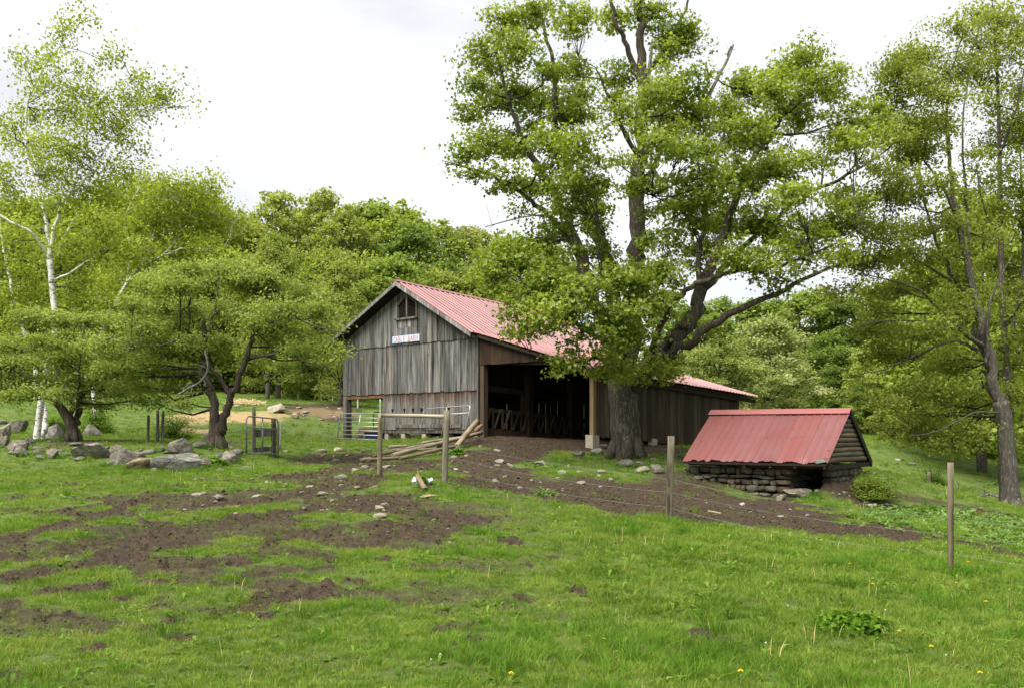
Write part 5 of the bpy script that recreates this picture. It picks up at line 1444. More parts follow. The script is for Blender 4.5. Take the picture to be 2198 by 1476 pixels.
def rock(label, px, py, w, h, mat='rock', color=(1, 1, 1), depth=None, seed=None, group=None, tilt=(0, 0), name='boulder', sink=.25, deep=.8):
    """px, py: centre of the rock in the photograph, w and h its size there"""
    if depth is None:
        g = gpt(px, py + h * .45)
    else:
        x = (px - CX) / FPX * depth
        g = Vector((x, depth, gz(x, depth)))
    k = g.y / FPX
    me = rock_mesh(seed or int(px * 13 + py * 7))
    o = link(name, me, M[mat], color=color)
    rx, rz = w * k / 2, h * k / 2
    zc = CAMZ + (HY - py) / FPX * (g.y + rx * .3)
    o.location = (g.x, g.y + rx * .4 * deep, zc - rz * (sink * .4 + .12))
    ROCKS.append((g.x, g.y, rx))
    o.scale = (rx * 1.1, rx * deep, rz * (1.12 + sink * .6))
    o.rotation_euler = (tilt[0], tilt[1], random.uniform(-.35, .35))
    tag(o, label, 'rock', group)
    return o
for a in [
    ('rounded grey boulder cut by the left picture edge', 8, 923, 32, 36), ('brown grey boulder with dark hollow, second from the left edge', 33, 915, 42, 32),
    ('small grey boulder low at the left edge', 6, 946, 26, 24), ('flat grey boulder left of the birch foot', 36, 955, 52, 28), ('angular lichened boulder in front of the birch foot', 48, 968, 36, 26),
    ('low grey stone in the grass right of the lichened boulder', 80, 970, 26, 15), ('dark mossy boulder in front of the low hawthorn', 112, 973, 32, 23), ('small flat stone in front of the low hawthorn trunk', 140, 973, 20, 10),
    ('long rounded grey boulder right of the low hawthorn trunk', 197, 967, 90, 36), ('two toned boulder behind the low hawthorn trunk', 191, 923, 46, 26), ('shadowed brown boulder between birch and hawthorn trunks', 118, 927, 40, 36),
    ('grey boulder touching the birch trunk', 65, 946, 28, 20), ('tall angular boulder left of the tan slab', 266, 978, 58, 44), ('grey boulder behind the tan slab', 290, 980, 50, 30),
    ('largest flat grey boulder in front of the forked hawthorn', 376, 992, 112, 44), ('upright grey boulder behind the largest flat boulder', 380, 959, 58, 40), ('small round stone right of the largest boulder', 408, 979, 24, 14),
    ('grey wedge stone right of the largest boulder', 443, 992, 32, 22), ('smooth tan boulder left of the pasture gate foot', 495, 982, 46, 30), ('dark flat stone behind the smooth tan boulder', 503, 970, 32, 18),
    ('pale ledge stone at the forked hawthorn foot, left piece', 432, 954, 34, 16), ('pale ledge stone at the forked hawthorn foot, right piece', 462, 953, 32, 16), ('mossy stump like rock left of the forked hawthorn', 448, 936, 28, 20),
    ('flat brown stone in the grass below the tan boulder', 528, 1004, 42, 10), ('small boulder at the hillside brush behind the birches', 5, 905, 20, 10),
    ('low stone at the foot of the tall angular boulder', 240, 992, 24, 14), ('small broken stone between the tan slab and the largest boulder', 330, 1006, 22, 12), ('low grey stone right of the long rounded boulder', 250, 962, 26, 16), ('half buried stone below the long rounded boulder', 165, 984, 28, 10), ('small grey stone left of the upright boulder', 345, 962, 20, 14), ('cobble below the wedge stone near the gate', 470, 1008, 20, 9),
]:
    rock(a[0], *a[1:], color=tone(.8, 1.15, .05))
rock('tilted tan slab leaning left of the largest boulder', 298, 994, 66, 30, 'rock', (1.5, 1.25, .95), tilt=(0, -.25))
rock('pale boulder on the bare hillside beyond the gate', 595, 875, 44, 24, 'pale_stone', (.95, .95, .9))
rock('small pinkish stone right of the hillside boulder', 635, 892, 16, 13, 'pale_stone', (1, .85, .72))
rock('flat white stone near the straw heap', 507, 870, 20, 6, 'pale_stone', (1.2, 1.2, 1.2))
rock('flat pale stone above the pinkish hillside stone', 655, 884, 20, 7, 'pale_stone', (.9, .9, .9))
for a in [('angular grey rock on the grassy mound left of the maple', 1240, 975, 32, 20), ('smooth blue grey rock close to the maple trunk', 1283, 970, 28, 19), ('pale rock behind the mound by the concrete footing', 1292, 956, 24, 10),
          ('flat pale rock at the left end of the grassy mound', 1162, 993, 30, 11), ('thin white flat stone on the mound edge', 1202, 988, 20, 5), ('two humped pale stone below the mound', 1203, 1012, 24, 10), ('pale flat stone below the maple foot', 1289, 1010, 26, 10),
          ('rounded rock at the foot of the maple trunk', 1342, 993, 38, 16), ('tan rock right of the maple foot', 1374, 993, 22, 12), ('tilted tan slab between maple and fence post', 1381, 1006, 28, 13), ('large sloping slab beside the shed corner', 1414, 1003, 32, 26), ('mossy dark rock between maple and shed', 1402, 986, 22, 16),
          ('small white rock beside the fence post top', 1429, 977, 8, 8), ('tan boulder leaning on the shed stone wall', 1573, 1031, 26, 20), ('flat stone in front of the shed wall', 1497, 1024, 26, 8), ('rounded stone under the shed wall near its left end', 1521, 1022, 22, 12), ('block of stone at the left foot of the shed opening', 1677, 1066, 22, 14),
          ('flat slab lying across the shed opening', 1716, 1057, 56, 22), ('small round stone at the right foot of the shed opening', 1754, 1054, 12, 9), ('pale stone half way down the bank by the shed', 1815, 1056, 11, 8), ('pale stone at the base of the shed bank', 1870, 1085, 16, 9), ('white stone low on the shed bank', 1860, 1076, 10, 5), ('flat pale stone right of the shed bank', 1903, 1081, 22, 6), ('white stone on the grass below the shed opening', 1788, 1087, 14, 7)]:
    rock(a[0], *a[1:], mat='pale_stone' if ('pale' in a[0] or 'white' in a[0] or 'tan' in a[0]) else 'rock', color=tone(.75, 1.05, .06))
rock('pale round boulder in the right field, left of a pair', 1931, 990, 22, 13, 'pale_stone', (1, 1, 1), depth=48)
rock('flat pale boulder in the right field, right of a pair', 1957, 995, 24, 9, 'pale_stone', (1, 1, 1), depth=47.5)
rock('broad flat sandy stone below the fallen short post', 921, 1063, 46, 8, 'pale_stone', (1.05, .95, .75), sink=.6)
# loose stones in the mud
SM = [rock_mesh(900 + i, 2, 7) for i in range(7)]
SMD = [m.copy() for m in SM]
def pebbles(n, x0, x1, y0, y1, smin, smax, label, group, seed, mat='pale_stone', anywhere=False):
    rng = np.random.default_rng(seed)
    made = 0
    all_ = []
    while made < n:
        px = rng.uniform(x0, x1); py = rng.uniform(y0, y1)
        g = gpt(px, py)
        mm = float(mudmap(np.array([g.x]), np.array([g.y]))[0])
        if mm < .3 and not anywhere and rng.random() > .2: continue
        s = (smin + (smax - smin) * rng.random() ** 2.0) * g.y / FPX / 2 * 1.3
        o = link('stone', (SM if mat == 'pale_stone' else SMD)[int(rng.integers(7))], M[mat], color=tone(.75, 1.25, .08))
        o.location = (g.x, g.y, float(gfull(np.array([g.x]), np.array([g.y]))[0]) + s * .15)
        o.scale = (s * rng.uniform(.8, 1.3), s * rng.uniform(.7, 1.1), s * rng.uniform(.35, .65))
        o.rotation_euler = (rng.uniform(-.2, .2), rng.uniform(-.2, .2), rng.uniform(0, 6.28))
        tag(o, label, 'stone', group)
        all_.append((o, s, px, py))
        made += 1
    where = label.split(' stone ', 1)[1]
    hue = 'grey' if mat == 'rock' else 'pale'
    used = set()
    for word, key in (('largest pale stone', lambda q: -q[1]), ('leftmost pale stone', lambda q: q[2]), ('rightmost pale stone', lambda q: -q[2]), ('pale stone nearest the viewer', lambda q: -q[3]), ('farthest pale stone', lambda q: q[3])):
        o = min((q for q in all_ if q[0].name not in used), key=key)[0]
        used.add(o.name); o['label'] = word.replace('pale', hue) + ' ' + where
pebbles(70, 380, 830, 1005, 1110, 6, 26, 'pale loose stone in the trampled mud left of the fence gateway', 'stones in the mud left of the gateway', 1)
pebbles(36, 760, 1080, 955, 1015, 5, 18, 'pale loose stone in the mud around the fallen logs', 'stones around the fallen logs', 2)
pebbles(26, 960, 1420, 1000, 1060, 5, 16, 'pale loose stone in the mud below the maple', 'stones below the maple', 3)
pebbles(18, 1470, 1900, 1040, 1130, 4, 14, 'pale loose stone in the mud in front of the shed', 'stones in front of the shed', 4)
pebbles(24, 560, 790, 930, 990, 5, 18, 'pale loose stone in the yard between gate and barn', 'stones between gate and barn', 5)
pebbles(14, 700, 1000, 1090, 1180, 4, 14, 'pale loose stone in the bare patch nearest the pasture grass', 'stones in the near bare patch', 6)
pebbles(34, 225, 520, 958, 1008, 8, 26, 'grey loose stone of the rubble between the boulders at the forked hawthorn', 'rubble at the forked hawthorn', 8, 'rock', True)
pebbles(22, 0, 220, 945, 985, 8, 24, 'grey loose stone of the rubble between the boulders under the low hawthorn', 'rubble under the low hawthorn', 9, 'rock', True)
pebbles(18, 520, 740, 868, 905, 4, 12, 'small pale stone on the bare hillside left of the barn', 'stones on the hillside', 7)

# ------------------------------------------------------------------ logs, posts, gates, wires
def log(name, label, a, b, r0, r1, mat, cat, color=(1, 1, 1), parent=None, sides=10, seed=0, group=None, bend=.0):
    """tapered round timber from point a to point b; the mesh lies along local z"""
    rng = np.random.default_rng(seed or int(abs(a.x * 91 + b.z * 57 + a.y * 13)))
    d = b - a; L = d.length
    mb = MB()
    n = 7
    pts = [Vector((rng.normal() * r0 * .06 + bend * math.sin(math.pi * j / n), rng.normal() * r0 * .06, L * j / n)) for j in range(n + 1)]
    mb.tube(pts, [(r0 + (r1 - r0) * j / n) * rng.uniform(.95, 1.05) for j in range(n + 1)], sides, True, .04, rng)
    me = mb.mesh(name)
    for p in me.polygons: p.use_smooth = len(p.vertices) == 4
    o = link(name, me, M[mat], parent, color=color)
    o.rotation_mode = 'QUATERNION'
    o.rotation_quaternion = d.to_track_quat('Z', 'Y')
    o.location = a - (parent_world(parent) if parent is not None else Vector())
    if label: tag(o, label, cat, group)
    return o
def px_log(label, p0, d0, p1, d1, w0, w1, color=(1, 1, 1), mat='log_wood', lift=0):
    a = at(p0[0], p0[1], d0); b = at(p1[0], p1[1], d1)
    for q, w in ((a, w0), (b, w1)):
        q.z = max(q.z, gz(q.x, q.y) + w / 2 * q.y / FPX * .6)
    return log('log', label, a, b, w0 / 2 * d0 / FPX, w1 / 2 * d1 / FPX, mat, 'log', color)
px_log('longest log propped from the mud up to the barn corner', (842, 976), 27.8, (1034, 928), 32.5, 9.5, 8.0, (1.1, 1.05, .98))
px_log('dark ended log lying flat nearest the left fence post', (773, 986), 26.6, (862, 982), 27.4, 7, 7.5, (.9, .82, .72))
px_log('log crossing behind the right fence post, low in the pile', (858, 983), 27.2, (980, 956), 29.5, 8, 7, (.85, .75, .62))
px_log('short grey log on top of the left end of the pile', (835, 958), 29.6, (875, 956), 30.0, 6.5, 6, (1.1, 1.1, 1.1))
px_log('log with brown cut end under the short grey log', (824, 969), 28.8, (905, 957), 30.4, 7, 6, (.95, .85, .75))
px_log('pale grey pole lying at the back of the pile', (872, 962), 29.4, (932, 950), 31.0, 6, 5, (1.25, 1.25, 1.25))
px_log('thick post leaning steeply against the barn corner', (976, 962), 29.4, (1024, 903), 31.8, 12.5, 11, (1.0, .9, .76))
px_log('short brown log end sticking out behind the leaning post', (1018, 926), 32.2, (1034, 912), 32.8, 8, 8, (.8, .6, .45))
px_log('thin pole lying between the propped log and the right fence post', (935, 957), 30.2, (953, 953), 30.6, 6, 6, (1.1, 1.05, .95))
px_log('thin grey pole crossing under the propped log', (850, 966), 28.6, (940, 962), 29.2, 5, 4, (1.1, 1.05, 1.0))
px_log('broken pole end poking out left of the pile', (800, 978), 27.6, (846, 968), 28.6, 5, 5, (.85, .75, .62))
px_log('pale pole lying along the foot of the barn wall', (905, 950), 31.2, (985, 938), 32.4, 5.5, 5, (1.05, 1.0, .92))
a = gpt(913, 1054); b = a + (at(896, 1019, a.y + .25) - a)
log('log', 'short fallen post lying in the grass between the two gateway posts', a + Vector((0, 0, .03)), at(896, 1021, a.y + .3), .046, .040, 'log_wood', 'log', (.9, .78, .62))
px_log('thin dead branch lying in the mud below the maple', (1092, 1034), 21.5, (1122, 1028), 22.2, 2.5, 1.5, (.45, .38, .3))
px_log('pale stick of wood lying in the mud near the tall fence post', (1521, 1096), 17.5, (1548, 1101), 17.2, 5, 4, (1.1, 1.0, .85))
px_log('pale split plank at the lower end of the shed bank', (1875, 1096), 21.5, (1915, 1111), 20.8, 5, 4, (1.1, 1.0, .85))
px_log('bent fence stake lying at the hillside beyond the gate', (602, 866), 47.5, (640, 868), 47.5, 4, 3, (.35, .3, .25))
px_log('dry straight stick lying in the pasture grass', (1290, 1170), 12.2, (1388, 1174), 12.0, 3, 2, (1.2, 1.05, .8))
# crumpled plastic
def plastic():
    rng = np.random.default_rng(4)
    g = gpt(906, 1038)
    n, m = 12, 7
    V = [(-.17 + .34 * i / (n - 1) + rng.normal() * .006, -.07 + .14 * j / (m - 1) + rng.normal() * .006, .04 + rng.random() * .05 + .03 * math.sin(i * 1.3 + j)) for j in range(m) for i in range(n)]
    fs = [(j * n + i, j * n + i + 1, (j + 1) * n + i + 1, (j + 1) * n + i) for j in range(m - 1) for i in range(n - 1)]
    mb = MB().add(V, fs).add([(x, y, z - .012) for x, y, z in V], [tuple(reversed(f)) for f in fs])
    o = mb.build('plastic_sheet', M['white_plastic'], None, origin=(0, 0, 0))
    o.location = (g.x, g.y, g.z - .01); o.rotation_euler = (.35, 0, .1)
    tag(o, 'crumpled white plastic sheet lying under the short fallen post', 'litter')
plastic()

fence = empty('pasture_fence', gpt(955, 1040))
tag(fence, 'wire fence on round wooden posts with an H braced gateway crossing the pasture', 'fence')
def fpost(px, top, base, w0, w1, depth, parent, lean=0, color=(1, 1, 1), mat='post_wood'):
    b = at(px, base, depth); t = at(px + lean, top, depth)
    gzz = gz(b.x, b.y)
    b.z = gzz - .12
    return log('post', None, b, t, w0 / 2 * depth / FPX, w1 / 2 * depth / FPX, mat, None, color, parent, 12), t, b
P1 = fpost(815, 886, 1022, 10.5, 9.5, 18.0, fence, 1, (1.05, .95, .8))
P2 = fpost(953, 880, 1040, 12.5, 14, 16.7, fence, 7, (.95, .95, .88))
P3 = fpost(1436, 935, 1123, 15, 15, 14.2, fence, 4, (1.15, 1.12, 1.05))
P4 = fpost(2041, 992, 1232, 13, 12.5, 11.1, fence, -1, (.95, .88, .78))
pr = (at(819, 890, 17.95), at(955, 893, 16.75))
log('rail', None, pr[0], pr[1], .034, .032, 'post_wood', None, (1.1, 1.08, .95), fence, 10)
log('stake', None, at(816, 900, 17.85), at(816, 856, 17.85), .011, .011, 'grey_stake', None, (1.2, 1.2, 1.2), fence, 5)
def wire(parent, a, b, sag, r=.0018):
    n = 10
    pts = [a.lerp(b, i / n) + Vector((0, 0, -sag * 4 * (i / n) * (1 - i / n))) for i in range(n + 1)]
    mb = MB().tube(pts, r, 4, False)
    mb.build('wire', M['wire'], parent)
def zat(P, f):   # point a fraction of the way up a post
    return P[2].lerp(P[1], f)
for f in (.10, .25, .41, .55):
    wire(fence, zat(P2, f + .02), zat(P3, f), random.uniform(.03, .09))
    wire(fence, zat(P3, f), zat(P4, f), random.uniform(.03, .10))
    e = Vector((6.9, 8.9, gz(6.9, 8.9) + f * 1.25))
    wire(fence, zat(P4, f), e, .03)
wire(fence, zat(P1, .25), zat(P2, .12), .06)
far = empty('field_fence', gpt(1995, 1070) if False else Vector((16.9, 40, gz(16.9, 40))))
tag(far, 'wire fence with a single round post in the shaded right field', 'fence')
Q1 = fpost(1994, 1012, 1071, 7.5, 6.5, 40.0, far, 0, (.95, .85, .7))
for f in (.35, .62, .9):
    wire(far, zat(Q1, f), Vector((14.5, 24.0, gz(14.5, 24) + f * 1.1)), .1, .005)
    wire(far, zat(Q1, f), Vector((11.2, 27.5, gz(11.2, 27.5) + f * 1.0)), .1, .005)
# the three leaning grey posts on the left
for i, (px, tp, bs, w, lb) in enumerate([(317, 890, 956, 6.5, 'leftmost of three weathered grey fence posts among the boulders'), (338, 880, 940, 7, 'middle of three weathered grey fence posts among the boulders'), (349, 880, 950, 7, 'rightmost of three weathered grey fence posts among the boulders')]):
    r = empty('fence_post', at(px, bs, 27.5)); tag(r, lb, 'post')
    b = at(px, bs + 6, 27.5); t = at(px + (2 if i == 0 else 1), tp, 27.5)
    log('post', None, b, t, w / 2 * 27.5 / FPX, w / 2 * 27.5 / FPX * .9, 'barn_wood', None, (1.1, 1.08, 1.05), r, 8)
    for f in (.35, .7):
        q = b.lerp(t, f)
        MB().tube([q + Vector((-.07, -.02, 0)), q + Vector((0, -.065, .01)), q + Vector((.07, -.02, 0))], .006, 4).build('wire', M['wire'], r)

def gate_panel(name, label, a, b, height, nbars, mats, mesh=False, verts=2, lean=Vector((0, 0, 0)), r=.021):
    """tubular gate between ground points a and b with rounded top corners"""
    root = empty(name, a); tag(root, label, 'gate')
    up = Vector((0, 0, height)) + lean
    d = (b - a); L = d.length; dn = d.normalized()
    cr = .12
    un = up.normalized()
    path = [a, a + un * (up.length - cr)] + [a + un * (up.length - cr + cr * math.sin(t)) + dn * (cr - cr * math.cos(t)) for t in (.5, 1.0)] + [a + up + dn * cr, b + up - dn * cr] + \
           [b + un * (up.length - cr + cr * math.sin(t)) - dn * (cr - cr * math.cos(t)) for t in (1.0, .5)] + [b + un * (up.length - cr), b]
    MB().tube(path, r, 8).build('frame', mats, root, smooth=True)
    for i in range(nbars):
        f = (i + .0) / nbars
        MB().tube([a + up * f, b + up * f], r * .8, 6).build('bar', mats, root, smooth=True)
    for i in range(verts):
        t = (i + 1) / (verts + 1)
        MB().tube([a + d * t, a + d * t + up], r * .85, 6).build('upright', mats, root, smooth=True)
    if mesh:
        mb = MB()
        for i in range(1, 11):
            mb.tube([a + d * i / 11, a + d * i / 11 + up * .68], .003, 3)
        for i in range(1, 7):
            mb.tube([a + up * .68 * i / 7, b + up * .68 * i / 7], .003, 3)
        o = mb.build('wire_mesh', mats, root); o['kind'] = 'stuff'
    return root
# swinging pasture gate with its posts
ga = at(529, 985, 26.6); gb = at(597, 970, 27.8)
ga.z = gz(ga.x, ga.y) + .05; gb.z = gz(gb.x, gb.y) + .12
gp = gate_panel('pasture_gate', 'narrow silver tubular gate with wire mesh standing open by the hawthorn', ga, gb, .98, 0, M['steel'], True, 1)
d_ = gb - ga
for f in (.0, .70):
    MB().tube([ga + Vector((0, 0, .98 * f)), gb + Vector((0, 0, .98 * f))], .019, 8).build('bar', M['steel'], gp, smooth=True)
gf = empty('gate_post_frame', at(545, 975, 28.2)); tag(gf, 'weathered post frame with two cross boards behind the silver pasture gate', 'fence')
fpost(545, 874, 978, 8, 7.5, 28.2, gf, 0, (.85, .82, .7))
fpost(588, 898, 982, 11, 10, 28.0, gf, 0, (.62, .58, .5))
mb = MB()
for (y0, y1) in ((922, 938), (960, 970)):
    a0 = at(543, y1, 28.1); a1 = at(592, y1 - 3, 27.9); h = (y1 - y0) * 28 / FPX
    MB().hexa([a0, a1, a1 + Vector((.01, .04, 0)), a0 + Vector((.01, .04, 0)), a0 + Vector((0, 0, h)), a1 + Vector((0, 0, h)), a1 + Vector((.01, .04, h)), a0 + Vector((.01, .04, h))]).build('cross_board', M['barn_wood'], gf, color=(.6, .56, .5))
r = empty('fence_stake', at(602, 957, 28.6)); tag(r, 'slim pale wooden stake right of the pasture gate', 'post')
log('stake', None, at(601, 962, 28.6), at(604, 899, 28.6), .022, .02, 'grey_stake', None, (1, 1, 1), r, 6)
# gate across the open bay at the left barn corner
g0 = B(LW + .02, -.28, 1.24); g1 = B(5.15, -.35, 1.24)
g0.z = gz(g0.x, g0.y) + .06; g1.z = gz(g1.x, g1.y) + .02
gate_panel('barn_gate', 'six bar galvanised gate leaning across the open bay at the left barn corner', g0, g1, .98, 6, M['steel'], False, 1, Vector((.10, .10, 0)))
g2 = B(LW - .5, 1.1, 1.3); g3 = B(5.3, .7, 1.3)
g2.z = gz(g2.x, g2.y) + .05; g3.z = gz(g3.x, g3.y) + .05
gate_panel('hay_panel', 'dark rusty tubular panel standing inside the open bay behind the galvanised gate', g2, g3, 1.08, 5, M['rusty_steel'], False, 1)
g4 = B(2.55, -.55, 1.3); g5 = B(.18, -.5, 1.3)
g4.z = gz(g4.x, g4.y) + .04; g5.z = gz(g5.x, g5.y) + .04
gate_panel('leaning_gate', 'silver tubular gate leaning on the lower barn wall behind the right gateway post', g4, g5, 1.05, 0, M['steel'], False, 1, Vector((.2, .2, 0)))
MB().tube([g4 + Vector((.2, .2, 1.05)) * .76, g5 + Vector((.2, .2, 1.05)) * .76], .018, 6).build('bar', M['steel'], bpy.data.objects['leaning_gate'], smooth=True)
# blue trough inside the open bay
def trough():
    c = B(6.35, .55, 1.3); c.z = gz(c.x, c.y) + .05
    root = empty('water_trough', c, BARN_ANG); tag(root, 'dark blue plastic trough with a brown board on its rim inside the open bay', 'trough')
    L, W, H_ = .75, .3, .3
    def ring(l, w, z): return [(l * math.copysign(abs(math.cos(t)) ** .5, math.cos(t)), w * math.copysign(abs(math.sin(t)) ** .6, math.sin(t)), z) for t in [2 * math.pi * i / 20 for i in range(20)]]
    prof = [(L * .82, W * .8, 0), (L * .92, W * .93, .15), (L, W, H_), (L * 1.03, W * 1.06, H_), (L * 1.03, W * 1.06, H_ + .02), (L * .95, W * .93, H_ + .02), (L * .86, W * .85, .05)]
    vs = [v for p in prof for v in ring(*p)]
    fs = [(i * 20 + k, i * 20 + (k + 1) % 20, (i + 1) * 20 + (k + 1) % 20, (i + 1) * 20 + k) for i in range(len(prof) - 1) for k in range(20)]
    fs += [tuple(reversed(range(20))), tuple(range(6 * 20, 7 * 20))]
    MB().add(vs, fs).build('tub', M['blue_plastic'], root, origin=(0, 0, 0))
    MB().box(-.85, .8, -.36, -.31, H_ - .02, H_ + .12).build('rim_board', M['tan_post'], root, origin=(0, 0, 0), color=(.6, .45, .33))
trough()
# straw heap on the hillside
def straw_heap():
    rng = np.random.default_rng(9)
    g = gpt(528, 868)
    root = empty('straw_heap', g); tag(root, 'low heap of pale yellow straw on the hillside behind the hawthorn', 'straw')
    k = g.y / FPX
    n = 1600
    t = rng.random((n, 2))
    x = (t[:, 0] * 2 - 1) * 36 * k; y = (t[:, 1] * 2 - 1) * .6
    z = .30 * np.sqrt(np.clip(1 - (x / (36 * k)) ** 2, 0, 1)) * (.5 + .5 * fbm(x * 2, y * 2, 2, 3)) * np.sqrt(np.clip(1 - (y / .6) ** 2, 0, 1))
    A = np.c_[x, y, z * rng.random(n)]
    D = rng.normal(size=(n, 3)) * np.array([.14, .14, .08])
    V, q = prisms(A, A + D, np.full(n, .012), np.full(n, .010), 3)
    o = link('straws', mesh_np('straws', V, [q]), M['straw_pale'], root); o['kind'] = 'stuff'
straw_heap()
# far pole fence and thin stakes left of the barn
hf = empty('hill_fence', Vector((-10.9, 62, gz(-10.9, 62)))); tag(hf, 'old rail fence with thin posts in front of the trees left of the barn', 'fence')
for px, tp, bs in ((690, 828, 852), (714, 832, 858), (745, 856, 868), (768, 853, 873), (600, 838, 860), (640, 836, 858)):
    fpost(px, tp, bs, 3.2, 2.8, 60.0 if px < 740 else 55.0, hf, 0, (1.2, 1.2, 1.15), 'grey_stake')
for y in (836, 843, 850):
    log('rail', None, at(690, y, 60), at(740, y + 4, 60), .035, .03, 'barn_wood', None, (.7, .65, .6), hf, 6)
# fallen dead limb in the right field
def fallen_limb():
    rng = np.random.default_rng(3)
    a = at(2150, 1030, 38); b = at(2058, 1002, 41)
    a.z = gz(a.x, a.y) + .5; b.z = gz(b.x, b.y) + .25
    root = empty('fallen_branch', a); tag(root, 'bleached fallen branch with bare twigs lying left of the right edge trunk', 'branch')
    mb = MB()
    pts = [a.lerp(b, i / 8) + Vector((0, 0, .12 * math.sin(i * .9))) for i in range(9)]
    mb.tube(pts, [.05 * (1 - i / 11) for i in range(9)], 6)
    for p in pts[1:]:
        for k in range(2):
            e = p + Vector((rng.normal() * .35, rng.normal() * .3, rng.uniform(-.35, .55)))
            mb.tube([p, (p + e) / 2 + Vector((0, 0, .05)), e], [.02, .014, .006], 4)
    mb.build('limb', M['dead_wood'], root)
fallen_limb()

# ------------------------------------------------------------------ grass, weeds, clods: scattered copies (nobody could count them)
def scatter(name, label, protos, P, rot, scl, idx):
    """points on the ground carrying one of several prototype meshes"""
    coll = bpy.data.collections.new(name + '_kinds')
    for i, (me, mat) in enumerate(protos):
        if len(me.materials) == 0: me.materials.append(mat)
        o = bpy.data.objects.new('%s_kind_%02d' % (name, i), me)
        coll.objects.link(o)
    me = bpy.data.meshes.new(name)
    me.vertices.add(len(P)); me.vertices.foreach_set('co', np.asarray(P, np.float32).ravel())
    for k, arr, ty in (('rot', rot, 'FLOAT_VECTOR'), ('scl', scl, 'FLOAT_VECTOR')):
        a = me.attributes.new(k, ty, 'POINT'); a.data.foreach_set('vector', np.asarray(arr, np.float32).ravel())
    a = me.attributes.new('idx', 'INT', 'POINT'); a.data.foreach_set('value', np.asarray(idx, np.int32))
    o = link(name, me)
    tag(o, label, None, None, 'stuff')
    g = bpy.data.node_groups.new(name + '_scatter', 'GeometryNodeTree')
    g.interface.new_socket('Geometry', in_out='INPUT', socket_type='NodeSocketGeometry')
    g.interface.new_socket('Geometry', in_out='OUTPUT', socket_type='NodeSocketGeometry')
    gi = g.nodes.new('NodeGroupInput'); go = g.nodes.new('NodeGroupOutput')
    ci = g.nodes.new('GeometryNodeCollectionInfo'); ci.inputs['Collection'].default_value = coll
    ci.inputs['Separate Children'].default_value = True; ci.inputs['Reset Children'].default_value = True
    ip = g.nodes.new('GeometryNodeInstanceOnPoints'); ip.inputs['Pick Instance'].default_value = True
    def na(n_, t):
        x = g.nodes.new('GeometryNodeInputNamedAttribute'); x.data_type = t; x.inputs['Name'].default_value = n_
        return x.outputs['Attribute']
    g.links.new(gi.outputs[0], ip.inputs['Points'])
    g.links.new(ci.outputs[0], ip.inputs['Instance'])
    g.links.new(na('idx', 'INT'), ip.inputs['Instance Index'])
    er = g.nodes.new('FunctionNodeEulerToRotation')
    g.links.new(na('rot', 'FLOAT_VECTOR'), er.inputs[0])
    g.links.new(er.outputs[0], ip.inputs['Rotation'])
    g.links.new(na('scl', 'FLOAT_VECTOR'), ip.inputs['Scale'])
    g.links.new(ip.outputs[0], go.inputs[0])
    md = o.modifiers.new('scatter', 'NODES'); md.node_group = g
    return o

def tuft_mesh(seed, n, h, spread, width, droop, dry=.13):
    rng = np.random.default_rng(seed)
    a = rng.uniform(0, 2 * math.pi, n)
    r = spread * np.sqrt(rng.random(n))
    bx, by = r * np.cos(a), r * np.sin(a)
    la = a + rng.normal(size=n) * .9
    hh = h * rng.uniform(.45, 1.15, n)
    ln = hh * droop * rng.uniform(.2, 1.1, n)
    dx, dy = np.cos(la), np.sin(la)
    sx, sy = -dy, dx
    tw = rng.uniform(0, math.pi, n)
    sx, sy = np.cos(tw), np.sin(tw)
    w = width * rng.uniform(.6, 1.2, n)
    def pt(t, k): return np.stack([bx + dx * ln * t ** 1.8 + sx * w * k, by + dy * ln * t ** 1.8 + sy * w * k, hh * (t - .22 * droop * t ** 3)], 1)
    V = np.stack([pt(0, -.5), pt(0, .5), pt(.5, -.42), pt(.5, .42), pt(1.0, 0)], 1).reshape(-1, 3)
    b = np.arange(n) * 5
    q = np.stack([b, b + 1, b + 3, b + 2], 1); t = np.stack([b + 2, b + 3, b + 4], 1)
    tint = np.repeat(np.where(rng.random(n) < dry, .95, rng.random(n) * .85), 5)
    return mesh_np('tuft', V, [q, t], {'tint': tint})
def rosette_mesh(seed, n, L, W, rise):
    rng = np.random.default_rng(seed)
    V = []; F = []
    T = []
    for i in range(n):
        a = 2 * math.pi * i / n + rng.normal() * .4
        l = L * rng.uniform(.5, 1.1); up = rise * rng.uniform(.3, 1.2)
        d = np.array([math.cos(a), math.sin(a), 0]); s = np.array([-d[1], d[0], 0]) * W * rng.uniform(.7, 1.2)
        z = np.array([0, 0, 1.0])
        b = len(V)
        V += [d * l * .05, d * l * .5 + s + z * l * up, d * l * .45 + z * l * up * .8, d * l * .5 - s + z * l * up, d * l + z * l * up * .9]
        F += [(b, b + 1, b + 2), (b, b + 2, b + 3), (b + 1, b + 4, b + 2), (b + 2, b + 4, b + 3)]
        T += [rng.random() * .8] * 5
    return mesh_np('rosette', np.array(V), [np.array(F)], {'tint': np.array(T)})

